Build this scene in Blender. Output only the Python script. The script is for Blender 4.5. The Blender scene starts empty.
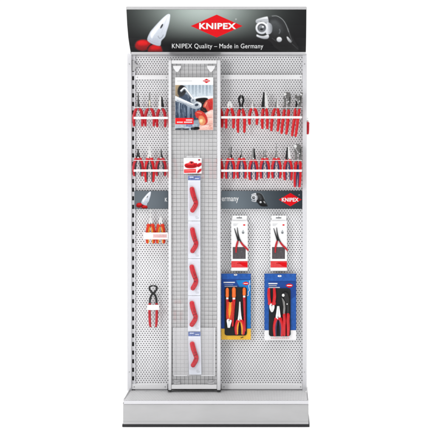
import bpy, bmesh, math, random
import numpy as np
from mathutils import Vector, Matrix
random.seed(7)
scene = bpy.context.scene
COL = scene.collection

# ------------------------------------------------------------------ measures
# All measures were taken off the photograph in its own units (u); one u is 5.5 mm on the perforated
# back wall, 8 m from the camera.  pt() gives the real place of a measured point lying d metres in front of that wall.
S, D = 0.0055, 8.0
VX, VY = 285.0, 150.0
CAMX, CAMZ = (VX - 217.5) * S, 1.4585
def kk(d): return S * (D - d) / D
def pt(x, y, d=0.0):
    k = kk(d)
    return Vector((CAMX + (x - VX) * k, -d, CAMZ - (y - VY) * k))
def lin(c):
    c /= 255.0
    return c / 12.92 if c <= 0.04045 else ((c + 0.055) / 1.055) ** 2.4
def rgb(r, g, b): return (lin(r), lin(g), lin(b), 1.0)

# ------------------------------------------------------------------ materials
def mat(name, col, rough=0.5, metal=0.0, var=0.06, scale=60.0, bump=0.0, coat=0.0, spec=0.5, stretch=None):
    m = bpy.data.materials.new(name); m.use_nodes = True
    nt = m.node_tree; N = nt.nodes; L = nt.links
    b = N['Principled BSDF']
    tc = N.new('ShaderNodeTexCoord'); nz = N.new('ShaderNodeTexNoise')
    nz.inputs['Scale'].default_value = scale; nz.inputs['Detail'].default_value = 4
    if stretch:
        mp = N.new('ShaderNodeMapping'); mp.inputs['Scale'].default_value = stretch
        L.new(tc.outputs['Object'], mp.inputs['Vector']); L.new(mp.outputs['Vector'], nz.inputs['Vector'])
    else:
        L.new(tc.outputs['Object'], nz.inputs['Vector'])
    rp = N.new('ShaderNodeValToRGB')
    lo = tuple(max(0, c * (1 - var)) for c in col[:3]) + (1,); hi = tuple(min(1, c * (1 + var)) for c in col[:3]) + (1,)
    rp.color_ramp.elements[0].position = 0.3; rp.color_ramp.elements[1].position = 0.7
    rp.color_ramp.elements[0].color = lo; rp.color_ramp.elements[1].color = hi
    L.new(nz.outputs['Fac'], rp.inputs['Fac']); L.new(rp.outputs['Color'], b.inputs['Base Color'])
    mr = N.new('ShaderNodeMapRange'); mr.inputs['To Min'].default_value = max(0.03, rough - 0.06); mr.inputs['To Max'].default_value = min(1, rough + 0.06)
    L.new(nz.outputs['Fac'], mr.inputs['Value']); L.new(mr.outputs['Result'], b.inputs['Roughness'])
    b.inputs['Metallic'].default_value = metal; b.inputs['Specular IOR Level'].default_value = spec
    b.inputs['Coat Weight'].default_value = coat
    if bump:
        bp = N.new('ShaderNodeBump'); bp.inputs['Strength'].default_value = bump; bp.inputs['Distance'].default_value = 0.001
        L.new(nz.outputs['Fac'], bp.inputs['Height']); L.new(bp.outputs['Normal'], b.inputs['Normal'])
    return m

def sheer(name, col, fac, rough=0.15, sway=0.06):
    """clear or milky plastic: part of the light goes straight through"""
    m = bpy.data.materials.new(name); m.use_nodes = True
    nt = m.node_tree; N = nt.nodes; L = nt.links
    b = N['Principled BSDF']; b.inputs['Base Color'].default_value = col; b.inputs['Roughness'].default_value = rough
    tr = N.new('ShaderNodeBsdfTransparent'); mx = N.new('ShaderNodeMixShader')
    nz = N.new('ShaderNodeTexNoise'); nz.inputs['Scale'].default_value = 9
    tc = N.new('ShaderNodeTexCoord'); L.new(tc.outputs['Object'], nz.inputs['Vector'])
    mr = N.new('ShaderNodeMapRange'); mr.inputs['To Min'].default_value = fac - sway; mr.inputs['To Max'].default_value = fac + sway
    L.new(nz.outputs['Fac'], mr.inputs['Value']); L.new(mr.outputs['Result'], mx.inputs['Fac'])
    L.new(tr.outputs[0], mx.inputs[1]); L.new(b.outputs[0], mx.inputs[2])
    L.new(mx.outputs[0], N['Material Output'].inputs['Surface'])
    return m

def print_gradient(name, dark, light, x0, xw, z0, z1, floor_=0.0, rough=0.35, var=0.16, spec=0.25):
    """printed sign artwork: a soft pale glow on a dark ground, strongest round x0 and at height z1"""
    m = bpy.data.materials.new(name); m.use_nodes = True
    nt = m.node_tree; N = nt.nodes; L = nt.links
    b = N['Principled BSDF']; b.inputs['Roughness'].default_value = rough; b.inputs['Specular IOR Level'].default_value = spec
    tc = N.new('ShaderNodeTexCoord'); sp = N.new('ShaderNodeSeparateXYZ'); L.new(tc.outputs['Object'], sp.inputs[0])
    def math_(op, a, bb):
        n = N.new('ShaderNodeMath'); n.operation = op
        for i, v in enumerate((a, bb)):
            if v is None: continue
            if isinstance(v, (int, float)): n.inputs[i].default_value = v
            else: L.new(v, n.inputs[i])
        return n.outputs[0]
    u = math_('DIVIDE', math_('SUBTRACT', sp.outputs['X'], x0), xw)
    e = math_('POWER', math.e, math_('MULTIPLY', math_('MULTIPLY', u, u), -1.0))
    mr = N.new('ShaderNodeMapRange'); mr.interpolation_type = 'SMOOTHSTEP'
    mr.inputs['From Min'].default_value = z0; mr.inputs['From Max'].default_value = z1
    mr.inputs['To Min'].default_value = floor_
    L.new(sp.outputs['Z'], mr.inputs['Value'])
    g = math_('MULTIPLY', e, mr.outputs['Result'])
    nz = N.new('ShaderNodeTexNoise'); nz.inputs['Scale'].default_value = 6; L.new(tc.outputs['Object'], nz.inputs['Vector'])
    g2 = math_('MULTIPLY', g, math_('ADD', math_('MULTIPLY', nz.outputs['Fac'], var), 1-var/2))
    mx = N.new('ShaderNodeMix'); mx.data_type = 'RGBA'
    L.new(g2, mx.inputs['Factor']); mx.inputs['A'].default_value = dark; mx.inputs['B'].default_value = light
    L.new(mx.outputs['Result'], b.inputs['Base Color'])
    return m

M = {}
M['coat'] = mat('white_powder_coat', (0.64, 0.64, 0.665, 1), 0.42, var=0.02, scale=300, bump=0.05)
M['bright_coat'] = mat('bright_powder_coat', (0.81, 0.81, 0.82, 1), 0.4, var=0.02, scale=300, bump=0.04)
M['frame'] = mat('frame_coat', (0.71, 0.71, 0.725, 1), 0.42, var=0.02, scale=300, bump=0.04)
M['peg'] = mat('perforated_steel', (0.745, 0.745, 0.76, 1), 0.42, var=0.03, scale=14)
M['inside'] = mat('cavity_shade', (0.06, 0.06, 0.064, 1), 0.8)  # dark tone paints the shade seen through the holes
M['base'] = mat('base_grey_coat', (0.445, 0.445, 0.45, 1), 0.40, var=0.035, scale=25, stretch=(0.3, 1, 1))
M['shelf'] = mat('shelf_steel', (0.46, 0.46, 0.465, 1), 0.38, var=0.05, scale=30)
M['black'] = mat('black_rubber_slot_shade', (0.012, 0.012, 0.014, 1), 0.6)  # rubber parts; also paints the shade in the post slots
M['alu'] = mat('brushed_aluminium', (0.50, 0.50, 0.51, 1), 0.4, metal=0.6, var=0.05, scale=80, stretch=(0.02, 1, 1))
M['wire'] = mat('zinc_wire', (0.28, 0.28, 0.29, 1), 0.35, metal=0.5)
M['wire_white'] = mat('white_wire', (0.72, 0.72, 0.73, 1), 0.35)
M['steel'] = mat('polished_tool_steel', (0.46, 0.46, 0.46, 1), 0.28, metal=0.75, var=0.10, scale=30)
M['bright_steel'] = mat('chromed_tool_steel', (0.86, 0.86, 0.85, 1), 0.25, metal=0.3, var=0.05, scale=30)
M['grey_steel'] = mat('grey_tool_steel', (0.24, 0.235, 0.23, 1), 0.36, metal=0.7, var=0.12, scale=35)
M['dark_steel'] = mat('blackened_tool_steel', (0.014, 0.014, 0.015, 1), 0.30, metal=0.0, var=0.2, scale=40, spec=0.4)
M['ember'] = mat('red_orange_grip', (0.62, 0.035, 0.010, 1), 0.36, var=0.1, scale=150, spec=0.28)
M['lid'] = mat('grey_header_profile', (0.46, 0.46, 0.465, 1), 0.45, var=0.02)
M['red'] = mat('red_grip_plastic', (0.58, 0.008, 0.014, 1), 0.26, spec=0.42, var=0.08, scale=35)
M['deep_red'] = mat('deep_red_grip', (0.46, 0.008, 0.018, 1), 0.28, spec=0.42, var=0.08, scale=35)
M['navy'] = mat('dark_blue_grip', (0.035, 0.025, 0.085, 1), 0.45, var=0.1, scale=150)
M['char'] = mat('charcoal_grip', (0.03, 0.02, 0.03, 1), 0.5, var=0.1, scale=150)
M['orange'] = mat('orange_handle', (0.80, 0.14, 0.012, 1), 0.35, var=0.08, scale=150)
M['yellow'] = mat('yellow_inlay', (0.80, 0.33, 0.015, 1), 0.4, var=0.08, scale=150)
M['cream'] = mat('cream_reflection', (0.72, 0.66, 0.5, 1), 0.5)  # colour of a reflection painted on steel jaws
M['paper'] = mat('white_card', (0.85, 0.85, 0.855, 1), 0.55, var=0.015)
M['pale'] = mat('pale_blue_card', (0.75, 0.78, 0.86, 1), 0.45, var=0.02)
M['pink'] = mat('pale_pink_print', (0.72, 0.36, 0.36, 1), 0.5)
M['palepink'] = mat('faint_pink_print', (0.74, 0.55, 0.55, 1), 0.5)
M['redprint'] = mat('red_print', (0.66, 0.003, 0.008, 1), 0.5, spec=0.1, var=0.03)
M['bandred'] = mat('red_band_print', (0.66, 0.05, 0.055, 1), 0.5, spec=0.15, var=0.12, scale=90)
M['whiteprint'] = mat('white_print', (0.74, 0.75, 0.755, 1), 0.5, var=0.02)
M['greyprint'] = mat('grey_print', (0.42, 0.44, 0.46, 1), 0.5)
M['silverprint'] = mat('silver_print', (0.56, 0.59, 0.63, 1), 0.45, var=0.16, scale=60)
M['midprint'] = mat('mid_grey_print', (0.16, 0.17, 0.18, 1), 0.45)
M['blackprint'] = mat('black_print', (0.010, 0.010, 0.012, 1), 0.45, spec=0.15)
M['darkprint'] = mat('dark_grey_print', (0.016, 0.017, 0.018, 1), 0.45, spec=0.15)
M['redhandle_print'] = mat('red_handle_print', (0.33, 0.003, 0.004, 1), 0.5, spec=0.1, var=0.35, scale=50)
M['windowdark'] = mat('dark_box_window', (0.075, 0.065, 0.072, 1), 0.25, var=0.25, scale=120)
M['blue'] = mat('blue_card', (0.010, 0.055, 0.27, 1), 0.42, spec=0.2, var=0.10, scale=14)
M['blue2'] = mat('blue_card_fold', (0.018, 0.095, 0.38, 1), 0.4, spec=0.2, var=0.2, scale=60)
M['azure'] = mat('azure_print', (0.010, 0.19, 0.54, 1), 0.42, spec=0.2, var=0.15, scale=20)
M['bandblue'] = mat('faded_blue_label', (0.13, 0.18, 0.40, 1), 0.4, var=0.3, scale=120)
M['yellowcard'] = mat('yellow_print', (0.83, 0.47, 0.02, 1), 0.4, var=0.05)
M['tray'] = mat('charcoal_tray', (0.013, 0.014, 0.015, 1), 0.5, var=0.15, scale=100, spec=0.2)
M['blister'] = sheer('clear_blister', (0.85, 0.9, 0.97, 1), 0.015, 0.08, 0.005)
def glare(m, amt):
    nt = m.node_tree; N = nt.nodes; L = nt.links; out = N['Material Output']; src = out.inputs['Surface'].links[0].from_socket
    gl = N.new('ShaderNodeBsdfGlossy'); gl.inputs['Roughness'].default_value = .12; lw = N.new('ShaderNodeFresnel'); lw.inputs['IOR'].default_value = 1.45
    bp = N.new('ShaderNodeBump'); nz = N.new('ShaderNodeTexNoise'); nz.inputs['Scale'].default_value = 45; bp.inputs['Strength'].default_value = .25; bp.inputs['Distance'].default_value = .004
    tc = N.new('ShaderNodeTexCoord'); L.new(tc.outputs['Object'], nz.inputs['Vector']); L.new(nz.outputs['Fac'], bp.inputs['Height']); L.new(bp.outputs['Normal'], gl.inputs['Normal'])
    mu = N.new('ShaderNodeMath'); mu.operation = 'MULTIPLY'; mu.inputs[1].default_value = amt; L.new(lw.outputs[0], mu.inputs[0])
    mx = N.new('ShaderNodeMixShader'); L.new(mu.outputs[0], mx.inputs['Fac']); L.new(src, mx.inputs[1]); L.new(gl.outputs[0], mx.inputs[2]); L.new(mx.outputs[0], out.inputs['Surface'])
glare(M['blister'], 0.35)
M['milky'] = sheer('milky_film', (0.985, 0.985, 0.99, 1), 0.54, 0.4, 0.02)
M['clear'] = sheer('clear_acrylic', (0.88, 0.88, 0.90, 1), 0.26, 0.1)
M['acrylic_edge'] = sheer('acrylic_edge', (0.95, 0.95, 0.97, 1), 0.62, 0.1)
M['cutter'] = mat('red_cutter_body', (0.60, 0.008, 0.022, 1), 0.28, spec=0.4, var=0.12, scale=35)
M['cutter_dark'] = mat('dark_red_cutter_joint', (0.22, 0.004, 0.012, 1), 0.35)
M['skin'] = mat('printed_skin', (0.72, 0.32, 0.25, 1), 0.5, var=0.2, scale=70)
M['skin2'] = mat('printed_skin_light', (0.80, 0.50, 0.43, 1), 0.5, var=0.15, scale=70)
M['p_blue'] = mat('printed_blue_grey', (0.26, 0.33, 0.40, 1), 0.45, var=0.25, scale=70)
M['p_navy'] = mat('printed_navy', (0.03, 0.06, 0.115, 1), 0.45, var=0.5, scale=60)
M['p_steel'] = mat('printed_pipe', (0.42, 0.52, 0.60, 1), 0.45, var=0.2, scale=90)
M['p_tan'] = mat('printed_tan', (0.42, 0.29, 0.16, 1), 0.45, var=0.3, scale=90)
M['p_orange'] = mat('printed_orange', (0.85, 0.13, 0.03, 1), 0.45, var=0.25, scale=90)
M['p_glow'] = mat('printed_yellow', (0.88, 0.55, 0.12, 1), 0.45, var=0.2, scale=90)

# ------------------------------------------------------------------ mesh collector
ORIGIN = {}
def catmull(P, n=5):
    P = [Vector(p) for p in P]
    if len(P) < 3: return P
    Q = [2 * P[0] - P[1]] + P + [2 * P[-1] - P[-2]]
    out = []
    for i in range(1, len(Q) - 2):
        a, b, c, e = Q[i-1], Q[i], Q[i+1], Q[i+2]
        for j in range(n):
            t = j / n
            out.append(0.5 * ((2*b) + (c-a)*t + (2*a-5*b+4*c-e)*t*t + (3*b-a-3*c+e)*t**3))
    out.append(P[-1]); return out
def interp(vals, n):
    out = []
    for i in range(n):
        t = i / (n - 1) * (len(vals) - 1); j = min(int(t), len(vals) - 2); f = t - j
        out.append(vals[j] * (1 - f) + vals[j+1] * f)
    return out

class MB:
    def __init__(s): s.v = []; s.f = []; s.m = []; s.sm = []; s.mats = []
    def mi(s, m):
        if m not in s.mats: s.mats.append(m)
        return s.mats.index(m)
    def add(s, vs, fs, m, smooth=False):
        o = len(s.v); s.v += [Vector(v) for v in vs]; k = s.mi(m)
        for f in fs: s.f.append(tuple(i + o for i in f)); s.m.append(k); s.sm.append(smooth)
        return s
    def bm(s, bm, m, smooth=False):
        bm.verts.ensure_lookup_table(); bm.verts.index_update()
        s.add([v.co.copy() for v in bm.verts], [tuple(v.index for v in f.verts) for f in bm.faces], m, smooth)
        bm.free(); return s
    def box(s, a, b, m, bevel=0.0):
        x0, x1 = sorted((a[0], b[0])); y0, y1 = sorted((a[1], b[1])); z0, z1 = sorted((a[2], b[2]))
        bm = bmesh.new(); bmesh.ops.create_cube(bm, size=1.0)
        for v in bm.verts:
            v.co = Vector(((x0+x1)/2 + v.co.x*(x1-x0), (y0+y1)/2 + v.co.y*(y1-y0), (z0+z1)/2 + v.co.z*(z1-z0)))
        if bevel: bmesh.ops.bevel(bm, geom=list(bm.edges), offset=bevel, segments=2, affect='EDGES', clamp_overlap=True)
        return s.bm(bm, m)
    def pbox(s, x0, y0, x1, y1, d0, d1, m, bevel=0.0):
        """box whose front outline was measured as x0,y0..x1,y1 and stands d0..d1 in front of the wall"""
        a = pt(x0, y0, d1); b = pt(x1, y1, d1)
        return s.box((a.x, -d1, a.z), (b.x, -d0, b.z), m, bevel)
    def prism(s, poly, y0, y1, m, bevel=0.0):
        """poly of (x, z) world points, extruded from y0 to y1"""
        bm = bmesh.new()
        ff = bm.faces.new([bm.verts.new((p[0], y0, p[1])) for p in poly])
        r = bmesh.ops.extrude_face_region(bm, geom=[ff])
        for g in r['geom']:
            if isinstance(g, bmesh.types.BMVert): g.co.y = y1
        bmesh.ops.recalc_face_normals(bm, faces=list(bm.faces))
        if bevel: bmesh.ops.bevel(bm, geom=list(bm.edges), offset=bevel, segments=1, affect='EDGES', clamp_overlap=True)
        return s.bm(bm, m)
    def pprism(s, poly, d0, d1, m, bevel=0.0):
        q = [pt(x, y, d1) for x, y in poly]
        return s.prism([(p.x, p.z) for p in q], -d0, -d1, m, bevel)
    def tube(s, path, ra, rb, m, seg=10, n=5, dome=True):
        P = catmull(path, n); N = len(P)
        if not isinstance(ra, (list, tuple)): ra = [ra, ra]
        if not isinstance(rb, (list, tuple)): rb = [rb, rb]
        A, B = interp(ra, N), interp(rb, N)
        if dome:
            t0 = (P[0]-P[1]).normalized(); t1 = (P[-1]-P[-2]).normalized()
            P = [P[0] + t0*A[0]*0.6] + P + [P[-1] + t1*A[-1]*0.6]; A = [A[0]*0.5] + A + [A[-1]*0.5]; B = [B[0]*0.5] + B + [B[-1]*0.5]; N += 2
        vs = []; fs = []
        for i in range(N):
            T = (P[min(i+1, N-1)] - P[max(i-1, 0)]).normalized()
            ref = Vector((0, 1, 0)) if abs(T.y) < 0.9 else Vector((1, 0, 0))
            U = T.cross(ref).normalized(); W = U.cross(T).normalized()
            for j in range(seg):
                a = 2*math.pi*j/seg
                vs.append(P[i] + U*(A[i]*math.cos(a)) + W*(B[i]*math.sin(a)))
        for i in range(N-1):
            for j in range(seg):
                fs.append((i*seg+j, i*seg+(j+1) % seg, (i+1)*seg+(j+1) % seg, (i+1)*seg+j))
        fs.append(tuple(range(seg))[::-1]); fs.append(tuple((N-1)*seg+j for j in range(seg)))
        return s.add(vs, fs, m, True)
    def disc(s, c, r, y0, y1, m, seg=16, rx=None):
        rx = rx or r
        return s.prism([(c[0]+rx*math.cos(2*math.pi*i/seg), c[1]+r*math.sin(2*math.pi*i/seg)) for i in range(seg)], y0, y1, m)
    def build(s, name, parent=None, loc=None):
        o0 = Vector(ORIGIN[parent.name]) if parent else Vector(loc if loc else (0, 0, 0))
        me = bpy.data.meshes.new(name)
        me.from_pydata([v - o0 for v in s.v], [], s.f)
        for m in s.mats: me.materials.append(m if not isinstance(m, str) else M[m])
        me.polygons.foreach_set('material_index', s.m); me.polygons.foreach_set('use_smooth', s.sm)
        me.validate(); me.update()
        o = bpy.data.objects.new(name, me); COL.objects.link(o)
        if parent: o.parent = parent
        else: o.location = o0
        ORIGIN[o.name] = o0
        return o

def tag(o, label=None, cat=None, group=None, kind=None):
    if label: o['label'] = label
    if cat: o['category'] = cat
    if group: o['group'] = group
    if kind: o['kind'] = kind
    return o
def thing(name, loc, label, cat, group=None):
    o = bpy.data.objects.new(name, None); COL.objects.link(o); o.location = loc; o.empty_display_size = 0.02
    ORIGIN[o.name] = Vector(loc)
    return tag(o, label, cat, group)

_txt = {}
def text_polys(txt, bold=0.0, font_spacing=1.0):
    """letters as plain mesh (verts, faces) in font units, taken once from the built-in font"""
    key = (txt, bold, font_spacing)
    if key in _txt: return _txt[key]
    cu = bpy.data.curves.new('letters', 'FONT'); cu.body = txt; cu.size = 1.0; cu.offset = bold; cu.space_character = font_spacing
    cu.resolution_u = 4; cu.fill_mode = 'FRONT'
    ob = bpy.data.objects.new('letters', cu); COL.objects.link(ob)
    dg = bpy.context.evaluated_depsgraph_get(); dg.update()
    me = bpy.data.meshes.new_from_object(ob.evaluated_get(dg))
    vs = [v.co.copy() for v in me.vertices]; fs = [tuple(p.vertices) for p in me.polygons]
    bpy.data.objects.remove(ob); bpy.data.curves.remove(cu); bpy.data.meshes.remove(me)
    _txt[key] = (vs, fs); return vs, fs
def text_in(txt, x0, y0, x1, y1, bold=0.0, sp=1.0):
    """letters fitted into the measured rectangle (y1 = baseline side)"""
    vs, fs = text_polys(txt, bold, sp)
    a0 = min(v.x for v in vs); a1 = max(v.x for v in vs); b0 = min(v.y for v in vs); b1 = max(v.y for v in vs)
    return [(x0+(v.x-a0)/(a1-a0)*(x1-x0), y1-(v.y-b0)/(b1-b0)*(y1-y0)) for v in vs], fs

def closed(P, n=5):
    N = len(P); out = []
    for i in range(N):
        a, b, c_, e_ = (Vector(P[(i+q) % N]) for q in (-1, 0, 1, 2))
        for j in range(n):
            t = j/n; out.append(tuple(0.5*((2*b)+(c_-a)*t+(2*a-5*b+4*c_-e_)*t*t+(3*b-a-3*c_+e_)*t**3)))
    return out
class Art:
    """flat printed artwork lying on a front face d metres before the wall; each layer a hair (0.25 mm) proud of the last"""
    def __init__(s, d, step=0.00025, clip=None): s.d = d; s.step = step; s.clip = clip; s.mb = MB(); s.n = 0
    def lay(s, dn=1): s.n += dn; return s.d + s.n * s.step
    def poly(s, P, m):
        dd = s.lay()
        if s.clip:
            c = s.clip; P = [(min(max(x, c[0]), c[2]), min(max(y, c[1]), c[3])) for x, y in P]
            P = [p for i, p in enumerate(P) if abs(p[0]-P[i-1][0])+abs(p[1]-P[i-1][1]) > 1e-4]
        s.mb.add([pt(x, y, dd) for x, y in P], [tuple(range(len(P)))], m); return s
    def soft(s, P, m): return s.poly(closed(P), m)
    def rect(s, x0, y0, x1, y1, m): return s.poly([(x0, y0), (x0, y1), (x1, y1), (x1, y0)], m)
    def ell(s, x, y, rx, ry, m, rot=0, n=20):
        c, q = math.cos(rot), math.sin(rot)
        return s.poly([(x+rx*math.cos(a)*c-ry*math.sin(a)*q, y+rx*math.cos(a)*q+ry*math.sin(a)*c) for a in (-2*math.pi*i/n for i in range(n))], m)
    def line(s, P, w, m):
        for (xa, ya), (xb, yb) in zip(P, P[1:]):
            l = math.hypot(xb-xa, yb-ya); nx, ny = -(yb-ya)/l*w/2, (xb-xa)/l*w/2
            s.poly([(xa+nx, ya+ny), (xa-nx, ya-ny), (xb-nx, yb-ny), (xb+nx, yb+ny)], m)
        return s
    def text(s, txt, x0, y0, x1, y1, m, bold=0.0, sp=1.0):
        vs, fs = text_in(txt, x0, y0, x1, y1, bold, sp); dd = s.lay()
        s.mb.add([pt(x, y, dd) for x, y in vs], fs, m); return s
    def build(s, name, parent): return s.mb.build(name, parent)

# ------------------------------------------------------------------ perforated sheet with real holes
def perforated(mb, x0, x1, z0, z1, mapf, m, h=0.0074, r=0.0030, v=0.0112):
    nx = max(2, round((x1-x0)/h)); nz = max(2, round((z1-z0)/v)); hx = (x1-x0)/nx; hz = (z1-z0)/nz
    vs = []; fs = []
    for i in range(nx):
        for j in range(nz):
            a, b = x0+i*hx, z0+j*hz; o = len(vs)
            if (i+j) % 2 or i in (0, nx-1) and False:
                vs += [mapf(a, b), mapf(a+hx, b), mapf(a+hx, b+hz), mapf(a, b+hz)]; fs.append((o, o+1, o+2, o+3)); continue
            cx, cz = a+hx/2, b+hz/2
            sq = [(1, 0), (1, 1), (0, 1), (-1, 1), (-1, 0), (-1, -1), (0, -1), (1, -1)]
            for u, w in sq: vs.append(mapf(cx+u*hx/2, cz+w*hz/2))
            for q in range(8): vs.append(mapf(cx+r*math.cos(q*math.pi/4), cz+r*math.sin(q*math.pi/4)))
            for q in range(8): fs.append((o+q, o+(q+1) % 8, o+8+(q+1) % 8, o+8+q))
    mb.add(vs, fs, m)

# ------------------------------------------------------------------ ground
g = MB(); g.add([(-5, -7.5, 0), (5, -7.5, 0), (5, 2.6, 0), (-5, 2.6, 0)], [(0, 1, 2, 3)], 'gnd')
M['gnd'] = mat('white_studio_floor', (0.97, 0.97, 0.97, 1), 0.9, var=0.005, spec=0.0)
tag(g.build('ground'), 'plain white studio floor under the display rack', 'floor', kind='structure')

# ------------------------------------------------------------------ rack
BD = 0.345                                    # front of the base stands this far before the wall
rack = thing('display_rack', (0, 0.0, 0), 'tall white perforated steel display rack on a shallow grey base', 'display rack')
b = MB()
a0 = pt(135, 50.5); a1 = pt(302.6, 389.5)
perforated(b, a0.x, a1.x, a1.z, a0.z, lambda x, z: (x, 0.0, z), 'peg')
b.build('perforated_wall', rack)
b = MB(); b.box((pt(130, 0).x, 0.032, pt(0, 395).z), (pt(305.4, 0).x, 0.045, pt(0, 50).z), 'inside')  # added dark sheet, keeps the white world from shining through the holes
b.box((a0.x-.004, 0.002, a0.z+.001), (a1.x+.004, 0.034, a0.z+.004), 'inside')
b.build('blocking_back_sheet', rack)
# left upright: plain outer post and a slotted inner strip
b = MB(); b.pbox(127.3, 53.5, 131.4, 391, -0.04, 0.030, 'coat', 0.0015); b.build('upright_post', rack)
b = MB()
xs = [pt(q, 0, 0.012).x for q in (131.3, 132.1, 134.1, 135.2)]
zt = pt(0, 53.5, .012).z; zb = pt(0, 390, .012).z
sl = [86.8 + 8.575*k for k in range(-2, 35)]
zz = [zt]
for q in sl: zz += [pt(0, q-2.1, .012).z, pt(0, q+2.1, .012).z]
zz.append(zb)
for i in range(len(zz)-1):
    for j in range(3):
        if j == 1 and i % 2 == 1: continue
        b.add([(xs[j], -.012, zz[i]), (xs[j], -.012, zz[i+1]), (xs[j+1], -.012, zz[i+1]), (xs[j+1], -.012, zz[i])], [(0, 1, 2, 3)], 'coat')
b.add([(xs[3], -.012, zt), (xs[3], -.012, zb), (xs[3], .004, zb), (xs[3], .004, zt)], [(0, 1, 2, 3)], 'coat')
b.box((xs[0], .002, zb), (xs[3], .006, zt), 'black')  # black sheet stands in for the shade inside the slots
b.build('slotted_strip', rack)
b = MB(); b.pbox(302.4, 53.5, 306.7, 391, -0.04, 0.022, 'coat', 0.0015); b.build('upright_post', rack)
for (x0, x1, y0, y1, mm) in ((135.3, 168.5, 75, 79.6, 'bright_coat'), (220.8, 302.3, 74.6, 79.4, 'bright_coat')):
    b = MB(); b.pbox(x0, y0, x1, y1, 0.0005, 0.016, mm, 0.001); b.build('cross_rail', rack)
for (x0, x1) in ((131.6, 167.4), (221.4, 302.3)):
    b = MB(); b.pbox(x0, 384.2, x1, 389.2, 0.0005, 0.020, 'bright_coat', 0.001)
    b.pbox(x0, 389.4, x1, 391.5, 0.0005, 0.012, 'coat'); b.build('bottom_rail', rack)
b = MB(); b.pbox(168, 383.8, 221, 388.8, 0.0005, 0.018, 'coat', 0.001); b.build('bottom_rail', rack)
b = MB(); b.pprism([(132, 60.5), (134.2, 60.5), (135, 63.2), (139, 65.5), (139, 67), (135.5, 67.5), (134.5, 71), (132, 71)], 0.013, 0.017, 'alu', .0005)
b.build('header_bracket', rack)
# base
zs = pt(0, 389.7, 0.0).z                       # height of the tray floor
f0 = pt(123, 404.3, BD); f1 = pt(308.6, 424.2, BD)
b = MB(); xa, xb = pt(126, 0, BD).x, pt(308.2, 0, BD).x
xl, xr = pt(128.6, 0, 0).x, pt(307.2, 0, 0).x
perforated(b, xl+.004, xr-.004, -(BD-.004), -.004, lambda x, y: (x, y, zs), 'shelf', h=0.0085, r=0.0026, v=0.0115)
b.box((xl+.004, -(BD-.03), zs-.022), (xr-.004, .03, zs-.018), 'inside')  # dark sheet under the tray, stands in for shade in its holes
b.build('tray_floor', rack)
b = MB(); q0 = pt(125.6, 400.2, BD-.012); q1 = pt(308.8, 404.2, BD-.012)
b.box((f0.x+.0045, -(BD+.004), f0.z+.0015), (f1.x-.0005, -(BD-.0025), q0.z), 'coat', .001); b.build('front_lip', rack)
b = MB(); b.box((f0.x, -BD, f1.z), (f1.x, -(BD-.020), f0.z), 'base', .0012)
b.build('front_panel', rack)
b = MB(); fz = pt(0, 421.4, BD).z; b.box((f0.x+.0005, -BD-.0016, f1.z+.0004), (f1.x-.0005, -BD+.004, fz), 'base', .0006); b.build('bottom_fold', rack)
for x0, x1 in ((f0.x, f0.x+.0035), (f1.x-.0035, f1.x)):
    b = MB()
    pr = [(-(BD-.021), f1.z), (.03, f1.z), (.03, zs+.014), (-.02, zs+.014), (-.05, zs+.010), (-(BD-.035), zs+.004), (-(BD-.021), f0.z-.001)]
    b.add([(x0, y, z) for y, z in pr] + [(x1, y, z) for y, z in pr], [tuple(range(7)), tuple(range(13, 6, -1))] + [(i, (i+1) % 7, 7+(i+1) % 7, 7+i) for i in range(7)], 'shelf')
    b.build('side_wall', rack)
b = MB(); b.box((f0.x-.004, -BD-.001, 0.0005), (f1.x+.005, -.01, f1.z-.0005), 'black', .001); b.build('kick_strip', rack)

for x, y, dd in ((137.4, 77.3, .016), (166.4, 77.3, .016), (223.2, 77, .016), (300.6, 77, .016), (134.2, 386.8, .020), (165.2, 386.8, .020), (224, 386.8, .020), (300.6, 386.8, .020), (129.4, 64, .030), (129.4, 372, .030), (304.6, 64, .022), (304.6, 372, .022)):
    p = pt(x, y, dd); b = MB(); b.disc((p.x, p.z), .0034, -dd-.0012, -dd+.0005, 'alu'); b.box((p.x-.0026, -dd-.0014, p.z-.0005), (p.x+.0026, -dd-.0009, p.z+.0005), 'black'); b.build('screw', rack)

# ------------------------------------------------------------------ header sign (curved, leaning out at the top)
HY = [9.6, 14, 18, 22, 25, 28, 31, 34, 38, 41, 44, 46, 48, 50, 52]
def hd(y):                                     # distance from the wall by height
    K = [(9.6, .262), (25, .222), (38, .165), (46, .105), (50, .07), (52, .048), (56, .0)]
    for (ya, da), (yb, db) in zip(K, K[1:]):
        if y <= yb: return da + (db-da)*(max(y, ya)-ya)/(yb-ya)
    return .0
HXL, HXR = pt(130.6, 0, .05).x, pt(305.9, 0, .05).x
header = thing('header_sign', (pt(217, 0).x, -.05, pt(0, 55, .05).z), 'wide dark curved header sign with red diamond logo on top of the rack', 'sign')
hz = lambda y: pt(0, y, hd(y)).z
M['header_print'] = print_gradient('header_print', (0.006, 0.006, 0.007, 1), (0.43, 0.50, 0.47, 1), pt(206, 0).x-header.location.x, 0.245,
                                   hz(46)-header.location.z, hz(7)-header.location.z, 0.0, 0.5, var=0.0, spec=0.12)
b = MB()
vs = [(x, -hd(y), hz(y)) for y in HY for x in (HXL, HXR)]
b.add(vs, [(2*i, 2*i+2, 2*i+3, 2*i+1) for i in range(len(HY)-1)], 'header_print')
vb = [(x, -hd(y)+.006, hz(y)) for y in HY for x in (HXL, HXR)]
b.add(vb, [(2*i, 2*i+1, 2*i+3, 2*i+2) for i in range(len(HY)-1)], 'alu')
for s_ in (0, 1):
    o = [vs[2*i+s_] for i in range(len(HY))] + [vb[2*i+s_] for i in range(len(HY))][::-1]
    b.add(o, [tuple(range(len(o)))], 'alu')
panel = b.build('panel', header)
b = MB(); t = hd(9.6); zt = hz(9.6)
b.box((HXL-.001, -t-.003, zt+.0005), (HXR+.001, -t+.03, zt+.0155), 'lid', .002); b.build('top_profile', header)
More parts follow.
